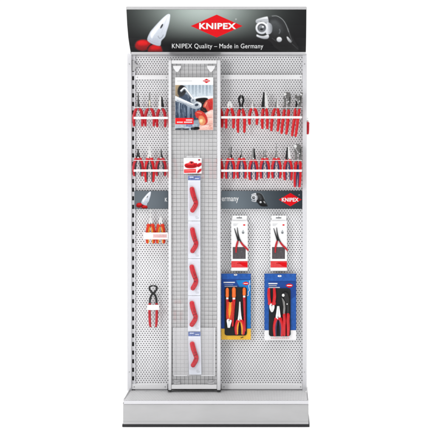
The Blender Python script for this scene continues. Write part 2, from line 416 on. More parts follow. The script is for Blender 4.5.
b = MB(); z5 = hz(52)
b.prism([], 0, 0, 'alu') if False else None
prof = [(-hd(52)-.004, z5-.0005), (-hd(52)+.008, z5-.0005), (-.003, z5-.004), (-.003, z5-.020), (-.020, z5-.018), (-.042, z5-.012)]
b.add([(HXL+.003, y, z) for y, z in prof] + [(HXR-.001, y, z) for y, z in prof], [tuple(range(6)), tuple(range(11, 5, -1))] + [(i, (i+1) % 6, 6+(i+1) % 6, 6+i) for i in range(6)], 'alu')
b.build('bottom_profile', header)


# ------------------------------------------------------------------ printed photographs: soft-edged colour areas evaluated on a fine grid of the print
def print_mat(name, rough, spec):
    m = bpy.data.materials.new(name); m.use_nodes = True; N = m.node_tree.nodes; b = N['Principled BSDF']
    a = N.new('ShaderNodeAttribute'); a.attribute_name = 'ink'; m.node_tree.links.new(a.outputs['Color'], b.inputs['Base Color'])
    b.inputs['Roughness'].default_value = rough; b.inputs['Specular IOR Level'].default_value = spec; return m
M['photo_ink'] = print_mat('photo_ink', .45, .2)
class Paint:
    def __init__(s): s.L = []
    def poly(s, P, ca, cb=None, ang=90, soft=.35, al=1.0, round_=True):
        s.L.append(('p', closed(P, 4) if round_ else list(P), ca, cb or ca, ang, soft, al)); return s
    def ell(s, x, y, rx, ry, ca, cb=None, rot=0, soft=.35, al=1.0, ang=90):
        c, q = math.cos(rot), math.sin(rot)
        s.L.append(('p', [(x+rx*math.cos(a)*c-ry*math.sin(a)*q, y+rx*math.cos(a)*q+ry*math.sin(a)*c) for a in (2*math.pi*i/20 for i in range(20))], ca, cb or ca, ang, soft, al)); return s
    def line(s, P, w, ca, soft=.3, al=1.0):
        s.L.append(('l', [tuple(p) for p in catmull([Vector(p) for p in P], 4)], ca, ca, 0, soft, al, w)); return s
    def rect(s, x0, y0, x1, y1, ca, cb=None, ang=90, soft=.25, al=1.0): return s.poly([(x0, y0), (x1, y0), (x1, y1), (x0, y1)], ca, cb, ang, soft, al, False)
    def shade(s, X, Y, base):
        """base: (n,3) display colours; returns colours and coverage"""
        C = base.copy(); cov = np.zeros(len(X))
        for l in s.L:
            P = np.array(l[1], float); closed_ = l[0] == 'p'
            if l[5] > 0:
                x0, y0 = P.min(0)-3*l[5]-3; x1, y1 = P.max(0)+3*l[5]+3
            I = np.nonzero((X > x0) & (X < x1) & (Y > y0) & (Y < y1))[0]
            if not len(I): continue
            x, y = X[I], Y[I]; d = np.full(len(I), 1e9); ins = np.zeros(len(I), bool); n = len(P)
            for i in range(n if closed_ else n-1):
                ax, ay = P[i]; bx, by = P[(i+1) % n]; ex, ey = bx-ax, by-ay
                t = np.clip(((x-ax)*ex+(y-ay)*ey)/max(ex*ex+ey*ey, 1e-9), 0, 1)
                d = np.minimum(d, np.hypot(x-ax-t*ex, y-ay-t*ey))
                if closed_ and ay != by: ins ^= ((ay > y) != (by > y)) & (x < (bx-ax)*(y-ay)/(by-ay)+ax)
            sd = np.where(ins, -d, d) if closed_ else d-l[7]/2
            a = np.clip(.5-sd/(2*l[5]), 0, 1); a = a*a*(3-2*a)*l[6]
            g = math.radians(l[4]); u = x*math.cos(g)+y*math.sin(g); pu = P[:, 0]*math.cos(g)+P[:, 1]*math.sin(g)
            t = np.clip((u-pu.min())/max(np.ptp(pu), 1e-6), 0, 1)[:, None]
            col = np.array(l[2], float)*(1-t)+np.array(l[3], float)*t
            C[I] = C[I]*(1-a[:, None])+col*a[:, None]; cov[I] = np.maximum(cov[I], a)
        return C, cov
    def build(s, name, parent, x0, y0, x1, y1, step, mapf, base, grain=3.0, full=False, src=None):
        """lay the picture on a surface; mapf(x, y) gives the real point, src(x, y) the picture's own coordinates"""
        nx = max(2, round((x1-x0)/step)); ny = max(2, round((y1-y0)/step))
        gx, gy = np.meshgrid(np.linspace(x0, x1, nx+1), np.linspace(y0, y1, ny+1)); gx = gx.ravel(); gy = gy.ravel()
        B = base(gx, gy) if callable(base) else np.tile(np.array(base, float), (len(gx), 1))
        sx_, sy_ = src(gx, gy) if src else (gx, gy)
        C, cov = s.shade(sx_, sy_, B)
        rs = np.random.RandomState(3); C = np.clip(C+rs.normal(0, grain, (len(gx), 1))*(cov[:, None] > .3), 0, 255)/255.0
        C = np.where(C <= .04045, C/12.92, ((C+.055)/1.055)**2.4)
        idx = np.arange(len(gx)).reshape(ny+1, nx+1); F = []
        for j in range(ny):
            for i in range(nx):
                q = (idx[j, i], idx[j+1, i], idx[j+1, i+1], idx[j, i+1])
                if full or max(cov[k] for k in q) > .01: F.append(tuple(int(k) for k in q))
        used = sorted({k for f in F for k in f}); re_ = {k: i for i, k in enumerate(used)}
        mb = MB(); mb.add([mapf(gx[k], gy[k]) for k in used], [tuple(re_[k] for k in f) for f in F], 'photo_ink', True)
        o = mb.build(name, parent); at = o.data.color_attributes.new('ink', 'FLOAT_COLOR', 'POINT')
        at.data.foreach_set('color', np.concatenate([C[used], np.ones((len(used), 1))], 1).astype(np.float32).ravel())
        return o

class CurvedArt:
    """print lying on the curved header face; faces are cut along the panel's own bends so they follow it"""
    def __init__(s): s.mb = MB(); s.n = 0
    def faces(s, vs, fs, m):
        s.n += 1; off = .0003*s.n
        bm = bmesh.new(); V = [bm.verts.new((x, -y, 0)) for x, y in vs]
        for f in fs:
            try: bm.faces.new([V[i] for i in f])
            except ValueError: pass
        for y in HY[1:-1]:
            bmesh.ops.bisect_plane(bm, geom=list(bm.verts)+list(bm.edges)+list(bm.faces), plane_co=(0, -y, 0), plane_no=(0, 1, 0), dist=1e-6)
        bmesh.ops.triangulate(bm, faces=list(bm.faces))
        for v in bm.verts:
            x, y = v.co.x, -v.co.y; d = hd(y) ; p = pt(x, y, d)
            nrm = Vector((0, -1, -0.9)).normalized()
            v.co = p + nrm*off
        s.mb.bm(bm, m); return s
    def poly(s, P, m): return s.faces(P, [tuple(range(len(P)))], m)
    def soft(s, P, m): return s.poly(closed(P), m)
    def ell(s, x, y, rx, ry, m, rot=0, n=24, a0=0, a1=2*math.pi):
        c, q = math.cos(rot), math.sin(rot)
        return s.poly([(x+rx*math.cos(a)*c-ry*math.sin(a)*q, y+rx*math.cos(a)*q+ry*math.sin(a)*c) for a in (a0+(a1-a0)*i/n for i in range(n))], m)
    def ring(s, x, y, r0, r1, m, a0=0, a1=2*math.pi, n=28):
        vs = [(x+r*math.cos(a0+(a1-a0)*i/n), y+r*math.sin(a0+(a1-a0)*i/n)) for i in range(n+1) for r in (r0, r1)]
        return s.faces(vs, [(2*i, 2*i+1, 2*i+3, 2*i+2) for i in range(n)], m)
    def text(s, txt, x0, y0, x1, y1, m, bold=0.0, sp=1.0):
        vs, fs = text_in(txt, x0, y0, x1, y1, bold, sp); return s.faces(vs, fs, m)
def header_on(n):
    def f(x, y):
        p = pt(x, y, hd(y)); return p + Vector((0, -1, -.9)).normalized()*.0003*n
    return f
HD, HLt = np.array([.006, .006, .007]), np.array([.43, .50, .47])
def header_bg(X, Y):                            # the same glow as the printed panel, in display colours
    out = []
    zz0, zz1 = hz(46), hz(7); x0 = pt(206, 0).x
    for x, y in zip(X, Y):
        p = pt(x, y, hd(y)); t = min(1, max(0, (p.z-zz0)/(zz1-zz0))); t = t*t*(3-2*t)
        g_ = math.exp(-((p.x-x0)/.245)**2)*t; l = HD*(1-g_)+HLt*g_
        out.append([255*(12.92*v if v <= .0031308 else 1.055*v**(1/2.4)-.055) for v in l])
    return np.array(out)
c = lambda X, Y: (120+X/7.25, Y/7.25)
def plier_paint():
    A = Paint(); C_ = lambda L: [c(*p) for p in L]
    A.poly(C_([(112, 318), (126, 298), (158, 288), (196, 292), (222, 312), (216, 340), (196, 358), (160, 368), (126, 358), (110, 340)]), (186, 3, 7), (110, 0, 3), soft=.9)
    A.poly(C_([(132, 304), (160, 296), (194, 304), (200, 322), (170, 330), (136, 326)]), (226, 14, 18), (196, 4, 8), soft=1.2, al=.9)
    A.poly(C_([(212, 340), (238, 322), (288, 330), (302, 350), (300, 378), (208, 378)]), (190, 3, 7), (104, 0, 3), soft=.8)
    A.poly(C_([(226, 344), (250, 334), (282, 340), (286, 356), (252, 362), (226, 360)]), (224, 12, 16), (186, 3, 7), soft=1.1, al=.9)
    A.line(C_([(200, 350), (216, 330), (232, 322)]), 1.2, (30, 2, 4), .6, .9)
    A.poly(C_([(198, 292), (214, 240), (240, 205), (300, 140), (340, 106), (358, 102), (364, 114), (356, 170), (338, 228), (326, 266), (300, 296), (290, 332), (240, 322)]), (228, 232, 240), (172, 180, 192), soft=.45)
    A.poly(C_([(222, 245), (262, 195), (318, 138), (342, 116), (336, 132), (292, 190), (250, 250), (232, 278)]), (246, 248, 252), (236, 238, 244), soft=1.0, al=.9)
    A.poly(C_([(326, 150), (350, 116), (352, 140), (336, 206), (316, 250), (312, 214)]), (236, 238, 244), (190, 196, 206), soft=.8, al=.8)
    A.line(C_([(350, 108), (318, 190), (300, 240)]), .35, (140, 146, 156), .4, .35)
    A.ell(*c(302, 190), .85, 2.6, (26, 28, 32), (70, 74, 80), rot=.5, soft=.4)
    A.poly(C_([(250, 250), (285, 262), (272, 310), (232, 298)]), (196, 202, 212), (166, 174, 186), soft=1.2, al=.7)
    A.line(C_([(276, 262), (288, 278), (304, 270), (314, 254)]), .7, (110, 114, 122), .5, .6)
    A.line(C_([(203, 284), (244, 308), (290, 320)]), .7, (150, 156, 166), .5, .5)
    A.line(C_([(199, 294), (240, 320), (288, 331)]), .5, (110, 114, 122), .4, .5)
    return A
PL = plier_paint()
PL.build('plier_picture', panel, 133, 12, 172.5, 51.6, .3, header_on(1), header_bg)
A = CurvedArt()
A.poly([(190.8, 26), (216.7, 14.6), (242.6, 26), (216.7, 37.4)], 'redprint')
A.mb.build('logo_diamond', panel)
A = CurvedArt(); A.n = 2
A.text('KNIPEX', 199.2, 22.9, 236.0, 29.0, 'whiteprint', bold=0.035, sp=1.08)
A.text('\u00ae', 235.2, 18.3, 236.8, 19.9, 'whiteprint')
A.mb.build('logo_lettering', panel)
A = CurvedArt(); A.n = 1
A.text('KNIPEX Quality \u2013 Made in Germany', 172.0, 43.6, 263.2, 49.7, 'whiteprint', bold=0.0, sp=1.06)
A.mb.build('slogan_lettering', panel)
e = lambda X, Y: (250+X/7.25, 5+Y/7.25)
def wrench_paint():
    A = Paint(); E = lambda L: [e(*p) for p in L]
    A.poly(E([(120, 110), (150, 85), (190, 80), (235, 110), (265, 155), (285, 210), (312, 262), (340, 310), (330, 326), (240, 326), (190, 300), (160, 262), (130, 230)]), (46, 48, 50), (10, 10, 11), soft=1.5)
    A.poly(E([(140, 130), (180, 110), (220, 140), (240, 190), (215, 215), (170, 220)]), (84, 88, 90), (34, 36, 38), soft=2.2, al=.8)
    A.line(E([(160, 80), (196, 80), (236, 105), (262, 145), (280, 195)]), .55, (176, 180, 182), .45, .8)
    A.line(E([(276, 170), (290, 222), (306, 262)]), .5, (120, 122, 124), .4, .7)
    A.poly(E([(266, 232), (276, 232), (302, 264), (292, 274), (274, 256)]), (226, 228, 230), (110, 112, 114), soft=.5)
    A.line(E([(304, 280), (345, 318)]), .5, (84, 86, 88), .4, .7)
    A.poly(E([(42, 112), (58, 100), (118, 84), (130, 92), (134, 132), (104, 126), (78, 118), (58, 132), (44, 128)]), (238, 240, 242), (150, 154, 160), soft=.5)
    A.line(E([(52, 118), (90, 108), (128, 106)]), .6, (150, 154, 160), .4, .8)
    A.poly(E([(120, 130), (150, 134), (162, 160), (158, 196), (138, 212), (116, 205)]), (230, 232, 236), (120, 124, 130), ang=0, soft=.5)
    A.poly(E([(50, 214), (72, 222), (100, 224), (130, 214), (138, 228), (128, 244), (100, 246), (66, 236), (48, 226)]), (240, 242, 244), (140, 144, 150), soft=.5)
    A.ell(*e(85, 166), 6.2, 6.2, (246, 247, 248), (196, 200, 206), soft=.5)
    A.ell(*e(85, 166), 4.3, 4.3, (64, 66, 70), (104, 108, 112), soft=.5)
    A.ell(*e(82, 162), 2.6, 2.2, (150, 154, 158), (90, 94, 98), soft=.8); A.ell(*e(94, 158), 1.0, .8, (236, 238, 240), soft=.4); A.ell(*e(84, 176), 1.5, 1.0, (28, 29, 32), soft=.5)
    A.ell(*e(212, 250), 2.7, 2.6, (244, 245, 246), (150, 154, 158), soft=.5); A.ell(*e(214, 252), 1.1, 1.1, (190, 192, 196), soft=.5)
    A.line(E([(214, 176), (218, 190), (212, 206)]), .8, (140, 144, 148), .6, .6)
    A.line(E([(160, 240), (190, 262)]), .6, (90, 92, 96), .5, .6)
    return A
WR = wrench_paint()
WR.build('wrench_picture', panel, 254, 13, 303, 51.6, .32, header_on(1), header_bg)

# ------------------------------------------------------------------ strip signs between the tool rows
def strip_sign(x0, x1, label, glow):
    d0, d1 = .010, .016
    p = pt((x0+x1)/2, 209, d1)
    t = thing('strip_sign', (p.x, -d1, p.z), label, 'sign', 'slate strip signs across the rack')
    key = 'strip_print_%d' % int(x0)
    M[key] = print_gradient('strip_print', *glow)
    b = MB(); b.pbox(x0, 190.8, x1, 208.8, d0, d1, key, .0008); pn = b.build('panel', t)
    for q in (x0+2, x1-4):
        b = MB(); b.pbox(q, 194, q+2, 206, .0005, d0-.0005, 'alu'); b.build('bracket', t)
    return t, pn, d1
t, pn, d1 = strip_sign(134.4, 168.2, 'short slate sign with silver pliers picture left of the wire mesh panel', ((0.06, 0.078, 0.095, 1), (0.125, 0.15, 0.172, 1), -0.03, 0.16, -0.3, -0.1, 1.0))
PL.build('plier_picture', pn, 134.5, 190.95, 153, 208.7, .22, lambda x, y: pt(x, y, d1+.0003), (95, 104, 112), src=lambda x, y: (169+(x-150.4)/.42, 14.2+(y-191.6)/.44))
A = Art(d1); A.text('K', 164.9, 197.8, 167.3, 201.6, 'whiteprint', .02); A.build('lettering', pn)
t, pn, d1 = strip_sign(221.2, 302.2, 'long slate sign with red diamond logo and wrench picture right of the mesh panel', ((0.018, 0.026, 0.034, 1), (0.145, 0.178, 0.205, 1), -0.20, 0.22, -0.3, -0.1, 1.0))
A = Art(d1); A.text('ermany', 221.8, 197.4, 238.6, 203.0, 'whiteprint', .012, 1.05); A.build('lettering', pn)
WR.build('wrench_picture', pn, 247, 190.95, 273, 208.7, .24, lambda x, y: pt(x, y, d1+.0003), (75, 86, 94), src=lambda x, y: (261.7+(x-253.6)/.40, 27.9+(y-197.6)/.40))
A = Art(d1, .0004); A.poly([(278.8, 199.6), (290.4, 206.3), (301.6, 199.6), (290.4, 193)], 'redprint'); A.build('logo_diamond', pn)
A = Art(d1+.0004, .0004); A.text('KNIPEX', 281.8, 197.8, 298.6, 201.6, 'whiteprint', .03, 1.05); A.text('\u00ae', 298.6, 194.4, 299.7, 195.5, 'whiteprint'); A.build('logo_lettering', pn)

# ------------------------------------------------------------------ pliers
def jaws_of(kind, hh):
    """outlines of the tool head, joint at 0,0, in measured units: list of (polygon, material, thickness)"""
    def two(P, m, th=1.4): return [(P, m, th), ([(-x, y) for x, y in P][::-1], m, th*0.96)]
    if kind == 'long':   return lambda m: two([(.10, hh), (.55, hh), (.95, hh*.55), (1.5, hh*.22), (2.0, 1.0), (2.1, -.6), (1.2, -2.4), (.08, -2.0)], m)
    if kind == 'needle': return lambda m: two([(.06, hh), (.34, hh), (.55, hh*.5), (.9, hh*.28), (1.9, 1.2), (2.1, -.6), (1.2, -2.4), (.08, -2.0)], m, 1.2)
    if kind == 'fork':   return lambda m: two([(.55, hh), (1.15, hh+.2), (1.5, hh*.8), (1.1, hh*.4), (1.9, 1.4), (2.1, -.6), (1.2, -2.4), (.1, -2.0), (.12, 1.5), (.3, hh*.4), (.6, hh*.75)], m, 1.2)
    if kind == 'combo':  return lambda m: two([(.10, hh), (1.05, hh), (1.5, hh*.7), (2.0, hh*.35), (2.5, .6), (2.3, -.8), (1.2, -2.4), (.08, -2.0)], m, 1.7)
    if kind == 'cutter': return lambda m: two([(.10, hh), (.7, hh*.98), (1.7, hh*.72), (2.5, hh*.35), (2.6, .2), (2.1, -.9), (1.2, -2.4), (.08, -2.0)], m, 1.8)
    if kind == 'cable':
        P = [(.15, hh)] + [(3.2*math.sin(a), hh*.60+hh*.40*math.cos(a)) for a in (.35, .7, 1.05, 1.4, 1.75, 2.1, 2.4)] + [(1.8, 1.4), (2.6, .2), (2.2, -1.2), (1.2, -2.4), (.1, -1.8), (.1, 3.0)] + \
            [(1.15*math.sin(a), hh*.58+hh*.17*math.cos(a)) for a in (2.6, 1.9, 1.3, .7, .2)]
        return lambda m: two(P, m, 1.7)
    if kind == 'cobra':
        return lambda m: [([(-4.4, hh*.80), (-3.4, hh*.95), (-.6, hh), (1.8, hh*.92), (3.4, hh*.66), (3.3, hh*.3), (3.4, 0), (2.2, -2.4), (.7, -1), (.3, hh*.25), (-.2, hh*.5), (-2.0, hh*.62), (-2.6, hh*.72)], m, 2.0),
                          ([(-5.0, hh*.72), (-3.1, hh*.64), (-1.3, hh*.50), (-.9, hh*.2), (-1.2, 0), (-1.9, -2.4), (-3.6, -1.2), (-3.1, hh*.25), (-3.9, hh*.5)], m, 1.8)]
    if kind == 'spanner':
        return lambda m: [([(-4.4, hh*.62), (-3.6, hh*.80), (-1.2, hh*.72), (.6, hh*.78), (2.0, hh), (3.6, hh*.96), (3.0, hh*.72), (3.6, hh*.45), (3.2, 0), (1.5, -2.4), (.2, -1), (.5, hh*.3), (-.6, hh*.48), (-2.6, hh*.52)], m, 2.0),
                          ([(-3.2, hh*.40), (-1.2, hh*.38), (-.4, hh*.2), (-.6, 0), (-1.4, -2.4), (-2.6, -1), (-2.2, hh*.2)], m, 1.6)]

def pliers(label, x, yj, d, kind, hh, L, spread, head='steel', grip='red', inlay=None, tilt=0.0, group=None, shoulder=False, w=1.0, reflect_m=None, parent=None, name='pliers', flip=False, rotz=0.0, at=None, one=False, thin=1.0):
    """one hand tool hanging head up: joint at x,yj; hh head height, L grip length, spread half-width of the open grips"""
    k = kk(d); J = pt(x, yj, d)
    if at is not None: J = Vector(at)
    ct, st = math.cos(tilt), math.sin(tilt); sg = -1 if flip else 1
    cz, sz = math.cos(rotz), math.sin(rotz)
    def W(px, py, dd=0.0):                     # local (right, up, towards viewer) in measured units -> world
        a = (px*ct + py*st)*k; u = (-px*st + py*ct)*k*sg; f = dd*k
        return Vector((J.x + a*cz - f*sz*0 + f*sz, J.y + a*sz - f*cz, J.z + u))
    if parent is None:
        base = W(0, -L)
        t = thing(name, base, label, 'pliers', group)
    else: t = None
    b = MB()
    def plate(P, m, th, off=0.0):
        bm = bmesh.new(); n = len(P)
        F = [bm.verts.new((p[0], p[1], off+th/2)) for p in P]; B_ = [bm.verts.new((p[0], p[1], off-th/2)) for p in P]
        bm.faces.new(F); bm.faces.new(B_[::-1])
        for i in range(n): bm.faces.new((F[i], B_[i], B_[(i+1) % n], F[(i+1) % n]))
        bmesh.ops.recalc_face_normals(bm, faces=list(bm.faces))
        bmesh.ops.bevel(bm, geom=list(bm.edges), offset=.16, segments=2, affect='EDGES', clamp_overlap=True)
        for v in bm.verts: v.co = W(v.co.x*w, v.co.y, v.co.z*thin)
        b.bm(bm, m)
    heads = head if isinstance(head, tuple) else (head, head)
    for i, (P, m, th) in enumerate(jaws_of(kind, hh)(heads[0])):
        plate(P, heads[i % 2], th, .05*i)
    jx, jy = (1.0, hh*.40) if kind in ('cobra', 'spanner') else (0, -.2)
    n = 14
    riv = 'grey_steel' if heads[0] == 'bright_steel' else 'bright_steel'
    plate([(jx+.8*math.cos(2*math.pi*i/n), jy+.8*math.sin(2*math.pi*i/n)) for i in range(n)], riv, 2.3)
    if kind in ('cobra', 'spanner'):
        q0 = (-3.3, hh*.84, 1.5) if kind == 'cobra' else (1.9, hh*.84, .9)
        plate([(q0[0]+q0[2]*math.cos(2*math.pi*i/n), q0[1]+q0[2]*math.sin(2*math.pi*i/n)) for i in range(n)], 'bright_steel', 2.5)
        plate([(1.2, hh*.72), (2.4, hh*.70), (2.3, hh*.30), (1.9, hh*.1), (1.4, hh*.2)], 'dark_steel', 2.15)
    jaw = b.build('jaws' if parent is None else name, t or parent)
    root = t or jaw
    for s_ in ((-1, 1) if not one else (1,)):
        b = MB(); x0 = 1.0 if kind not in ('cobra', 'spanner') else 1.9
        path = [(s_*x0*w, -1.2), (s_*(x0*.55+spread*.45), -L*.16), (s_*spread*.86, -L*.36), (s_*spread, -L*.62), (s_*spread*.93, -L)]
        off = .12*s_
        W3 = [W(px, py, off) for px, py in path]
        fat = 1.55 if inlay else 1.34
        rr = [r*k*fat for r in (.8, 1.15, 1.2, 1.18, 1.15, .95)]
        b.tube(W3, rr, [r*.82*thin for r in rr], grip, seg=12, n=5)
        if parent is not None: fat = 1
        if shoulder:
            b.tube([W(s_*.5*w, -1.6, off), W(s_*2.2, -1.9, off), W(s_*3.1, -2.9, off)], [1.6*k, 1.8*k, 1.2*k], [1.0*k*thin, 1.2*k*thin, .9*k*thin], grip, seg=10, n=4)
        h = b.build('handle', root)
        if inlay:
            b = MB(); q = [(px - s_*1.0, py, off+.72*thin) for px, py in path[1:]]
            b.tube([W(*p) for p in q], [.7*k, 1.25*k, 1.2*k, .7*k], [.5*k*thin, .75*k*thin, .75*k*thin, .4*k*thin], inlay, seg=8, n=5)
            if parent is None: b.build('grip_inlay', h)
            else:
                o = b.build('grip_inlay', root)
    if reflect_m and parent is None:
        b = MB(); P = [(-.7, hh*.45), (.9, hh*.45), (.9, 1.0), (-.7, 1.0)]
        plate(P, reflect_m, .15, 1.0); b.build('reflection_plate', jaw)  # thin plate that paints a reflection on the jaw
    return t

DP = .052                                     # the tools hang this far before the wall
UL = 'pliers in the upper left row'; LL = 'pliers in the lower left row'; UR = 'pliers in the upper right row'; LR = 'pliers in the lower right row'
pliers('red pliers with long thin dark jaws, leftmost in the upper left row', 138.2, 107.2, DP, 'long', 15.2, 18.6, 4.4, head=('dark_steel', 'grey_steel'), grip='deep_red', group=UL, w=.8)
pliers('red pliers with a painted cream reflection on long jaws, middle of the upper left row', 149.6, 107.2, DP, 'long', 15, 18.6, 4.5, head=('steel', 'grey_steel'), grip='deep_red', group=UL, reflect_m='cream', w=.9)
pliers('red pliers with short black head and a painted white reflection beside the mesh panel, upper left row', 161.2, 107.4, DP, 'combo', 10.6, 19.2, 4.3, head=('dark_steel', 'bright_steel'), grip='deep_red', group=UL, w=1.2)  # bright half of the head paints a reflection on black steel
pliers('red and charcoal pliers with short dark pointed jaws, leftmost in the lower left row', 138.2, 157.4, DP, 'long', 8.6, 18, 4.2, head='dark_steel', grip='deep_red', inlay='char', group=LL, shoulder=True)
pliers('red and charcoal pliers with bright white jaws and longest handles, lower left row', 149.6, 157.4, DP, 'long', 11, 23.8, 3.8, head='bright_steel', grip='red', inlay='char', group=LL, shoulder=True)
pliers('red and charcoal pliers with pale tapered jaws beside the mesh panel, lower left row', 161.0, 157.6, DP, 'long', 9, 17.5, 4.2, head=('dark_steel', 'steel'), grip='deep_red', inlay='char', group=LL, shoulder=True)
pliers('red pliers with small round shiny head, leftmost in the upper right row', 229.8, 106.8, DP, 'cutter', 6, 21.0, 3.8, head='bright_steel', group=UR)
pliers('red cable cutters with big black oval head, upper right row', 241.2, 107.6, DP, 'cable', 12.8, 24.4, 3.4, head='dark_steel', group=UR, w=1.05)
pliers('red pliers with tiny dark tip between black oval cutters and black-and-silver pliers', 253.2, 107.2, DP, 'long', 6.4, 17.0, 3.9, head=('steel', 'bright_steel'), group=UR)
pliers('red pliers with tall half black half silver head, upper right row', 264.8, 107.0, DP, 'combo', 14.8, 21.4, 2.6, head=('bright_steel', 'dark_steel'), group=UR, w=1.45)
pliers('red pliers with slim pale head left of the pump pliers, upper right row', 276.4, 107.2, DP, 'long', 9.4, 23.6, 3.4, head=('bright_steel', 'grey_steel'), group=UR, tilt=.08)
pliers('grey pump pliers with round white jaw tip and long red handles, upper right row', 286.8, 107.8, DP, 'cobra', 16, 26, 2.6, head=('grey_steel', 'grey_steel'), group=UR, tilt=.11)
pliers('grey adjustable pliers with open jaws and one fat red handle, upper right row end', 297.6, 107.2, DP, 'spanner', 15.4, 29, 1.9, head=('grey_steel', 'dark_steel'), group=UR, tilt=.13)
pliers('red and blue pliers with black forked jaw tips, leftmost in the lower right row', 230.2, 157.8, DP, 'fork', 11, 20.2, 3.7, head=('dark_steel', 'grey_steel'), inlay='navy', group=LR, shoulder=True)
pliers('red and blue pliers with single fine needle tip, second in the lower right row', 241.6, 157.6, DP, 'needle', 9.4, 20.2, 3.7, head=('steel', 'dark_steel'), inlay='navy', group=LR, shoulder=True)
pliers('red and blue pliers with wide black joint, third in the lower right row', 253.4, 158.4, DP, 'combo', 10, 20.8, 3.5, head=('dark_steel', 'steel'), inlay='navy', group=LR)
pliers('red and blue pliers with short dark forked tip, middle of the lower right row', 264.8, 157.6, DP, 'fork', 7.4, 20, 3.7, head='grey_steel', inlay='navy', group=LR, shoulder=True)
pliers('red and blue pliers with the longest thinnest needle jaws, lower right row', 276.4, 157.6, DP, 'needle', 14.6, 20, 3.7, head=('steel', 'grey_steel'), inlay='navy', group=LR, shoulder=True)
pliers('red and blue pliers with black-silver head left of grey pump pliers, lower row', 288.0, 158.2, DP, 'combo', 11.2, 21.2, 3.3, head=('bright_steel', 'dark_steel'), inlay='navy', group=LR, w=1.15)
pliers('grey pump pliers with one long red handle, rightmost in the lower right row', 298.2, 160.0, DP, 'cobra', 16.2, 26.5, 2.3, head='grey_steel', inlay='navy', group=LR, tilt=.04)
pliers('insulated pliers with orange grips and long thin white jaws above the white label', 150.6, 223.4, DP-.012, 'needle', 14.4, 19.2, 3.4, head='bright_steel', grip='ember', inlay='yellow', group='insulated pliers on the left', shoulder=True, w=.9)
pliers('insulated pliers with orange grips and short white head above the white label', 160.6, 223.4, DP-.012, 'combo', 6.6, 19.2, 3.4, head='bright_steel', grip='ember', inlay='yellow', group='insulated pliers on the left', shoulder=True, w=.75)
# on the outer right side of the rack: edge-on, only one red grip shows
sx = pt(306.7, 0, .022).x + .0048
pliers('pliers hanging on the outer right side of the rack, seen edge-on as a red sliver', 0, 0, .02, 'long', 3, 13, 2.6, head='bright_steel', grip='deep_red', thin=.7, rotz=math.pi/2, at=(sx+.001, .012, pt(0, 120.6, .02).z), name='pliers')
b = MB(); b.tube([(pt(306.7, 0, .02).x, .012, pt(0, 123.2, .02).z), (sx+.012, .012, pt(0, 123.2, .02).z)], .0018, .0018, 'wire', seg=8)
tag(b.build('peg_hook', None, (pt(306.7, 0, .02).x, .012, pt(0, 123.2, .02).z)), 'short steel hook on the outer right side of the rack', 'hook')

# carpenter's pincers
def pincers():
    x, y, d = 153.2, 293.2, .040; k = kk(d); J = pt(x, y, d)
    t = thing('pincers', pt(x, 327.5, d), 'red pincers with a round black jaw hanging low on the left wall', 'pincers')
    b = MB()
    for s_ in (-1, 1):
        P = [(.1, 7.9), (1.6, 8.0), (3.6, 7.2), (4.7, 5.4), (4.4, 3.6), (3.0, 1.8), (1.4, .2), (-1.2, -1.8), (-2.6, -3.4), (-3.6, -5.4), (-1.7, -6.0), (-.9, -4.2), (1.6, -1.4), (3.2, .6), (3.1, 3.0)]
        Q = [(.1, 8.0), (1.8, 8.1), (3.8, 7.3), (4.7, 5.5), (4.4, 3.6), (3.0, 1.6), (1.9, .2), (1.9, -1.6), (-.1, -1.8), (-.1, 1.0), (1.4, 2.4), (2.8, 4.2), (2.9, 5.6), (1.6, 6.6), (.1, 6.8)]
        b.prism([(J.x + s_*p*k, J.z + q*k) for p, q in Q], J.y - (.7+.05*s_)*k, J.y + (.7+.05*s_)*k, 'dark_steel', .0008)
        b.tube([J + Vector((s_*1.2*k, 0, -1.0*k)), J + Vector((s_*2.6*k, 0, -4*k)), J + Vector((s_*3.3*k, 0, -8*k)), J + Vector((s_*3.4*k, 0, -12*k))], 1.1*k, .9*k, 'dark_steel', seg=10)
    b.disc((J.x, J.z+.1*k), 1.3*k, J.y-1.3*k, J.y+1.2*k, 'dark_steel')
    jw = b.build('jaws', t)
    for s_ in (-1, 1):
        b = MB(); b.tube([J + Vector((s_*q*k, 0, -z*k)) for q, z in ((3.35, 10.2), (3.6, 16), (3.5, 24), (3.2, 31), (2.6, 33.6))], [1.35*k, 1.4*k, 1.35*k, 1.25*k, .9*k], [1.15*k, 1.2*k, 1.1*k, 1.1*k, .8*k], 'deep_red', seg=12)
        b.build('handle', t)
pincers()

# ------------------------------------------------------------------ holder rails
def rail(x0, x1, yw, ys, label, pegs, sh=1.12):
    dw, ds = .078, .082
    t = thing('tool_rail', pt((x0+x1)/2, ys+sh, ds), label, 'tool holder', 'white tool rails')
    r = .0016
    b = MB(); b.tube([pt(x0, yw, dw), pt(x1, yw, dw)], r, r, 'wire_white', seg=8)
    b.tube([pt(x0+.6, yw, 0), pt(x0+.6, yw, dw)], r, r, 'wire_white', seg=8); b.tube([pt(x1-.6, yw, 0), pt(x1-.6, yw, dw)], r, r, 'wire_white', seg=8)
    b.build('wire_rail', t)
    b = MB(); b.pbox(x0, ys-sh, x1, ys+sh, ds-.003, ds+.001, 'bright_coat', .0006)
    for q in (x0+.5, x1-1.1): b.box((pt(q, 0, ds).x, -(ds-.003), pt(0, ys+.6, ds).z), (pt(q+.6, 0, ds).x, -.0005, pt(0, ys-.6, ds).z), 'bright_coat')
    b.build('price_strip', t)
    for q in pegs:
        b = MB(); b.tube([pt(q, yw+2.6, 0), pt(q, yw+2.6, .066), pt(q, yw+1.6, .072)], .0014, .0014, 'wire', seg=8, n=3); b.build('peg', t)
rail(133.6, 168.0, 107.6, 117.9, 'upper left white tool rail holding three red pliers', (138.2, 149.6, 161.2))
rail(133.6, 168.0, 160.4, 170.6, 'lower left white tool rail above the short slate sign', (138.2, 149.6, 161.0))
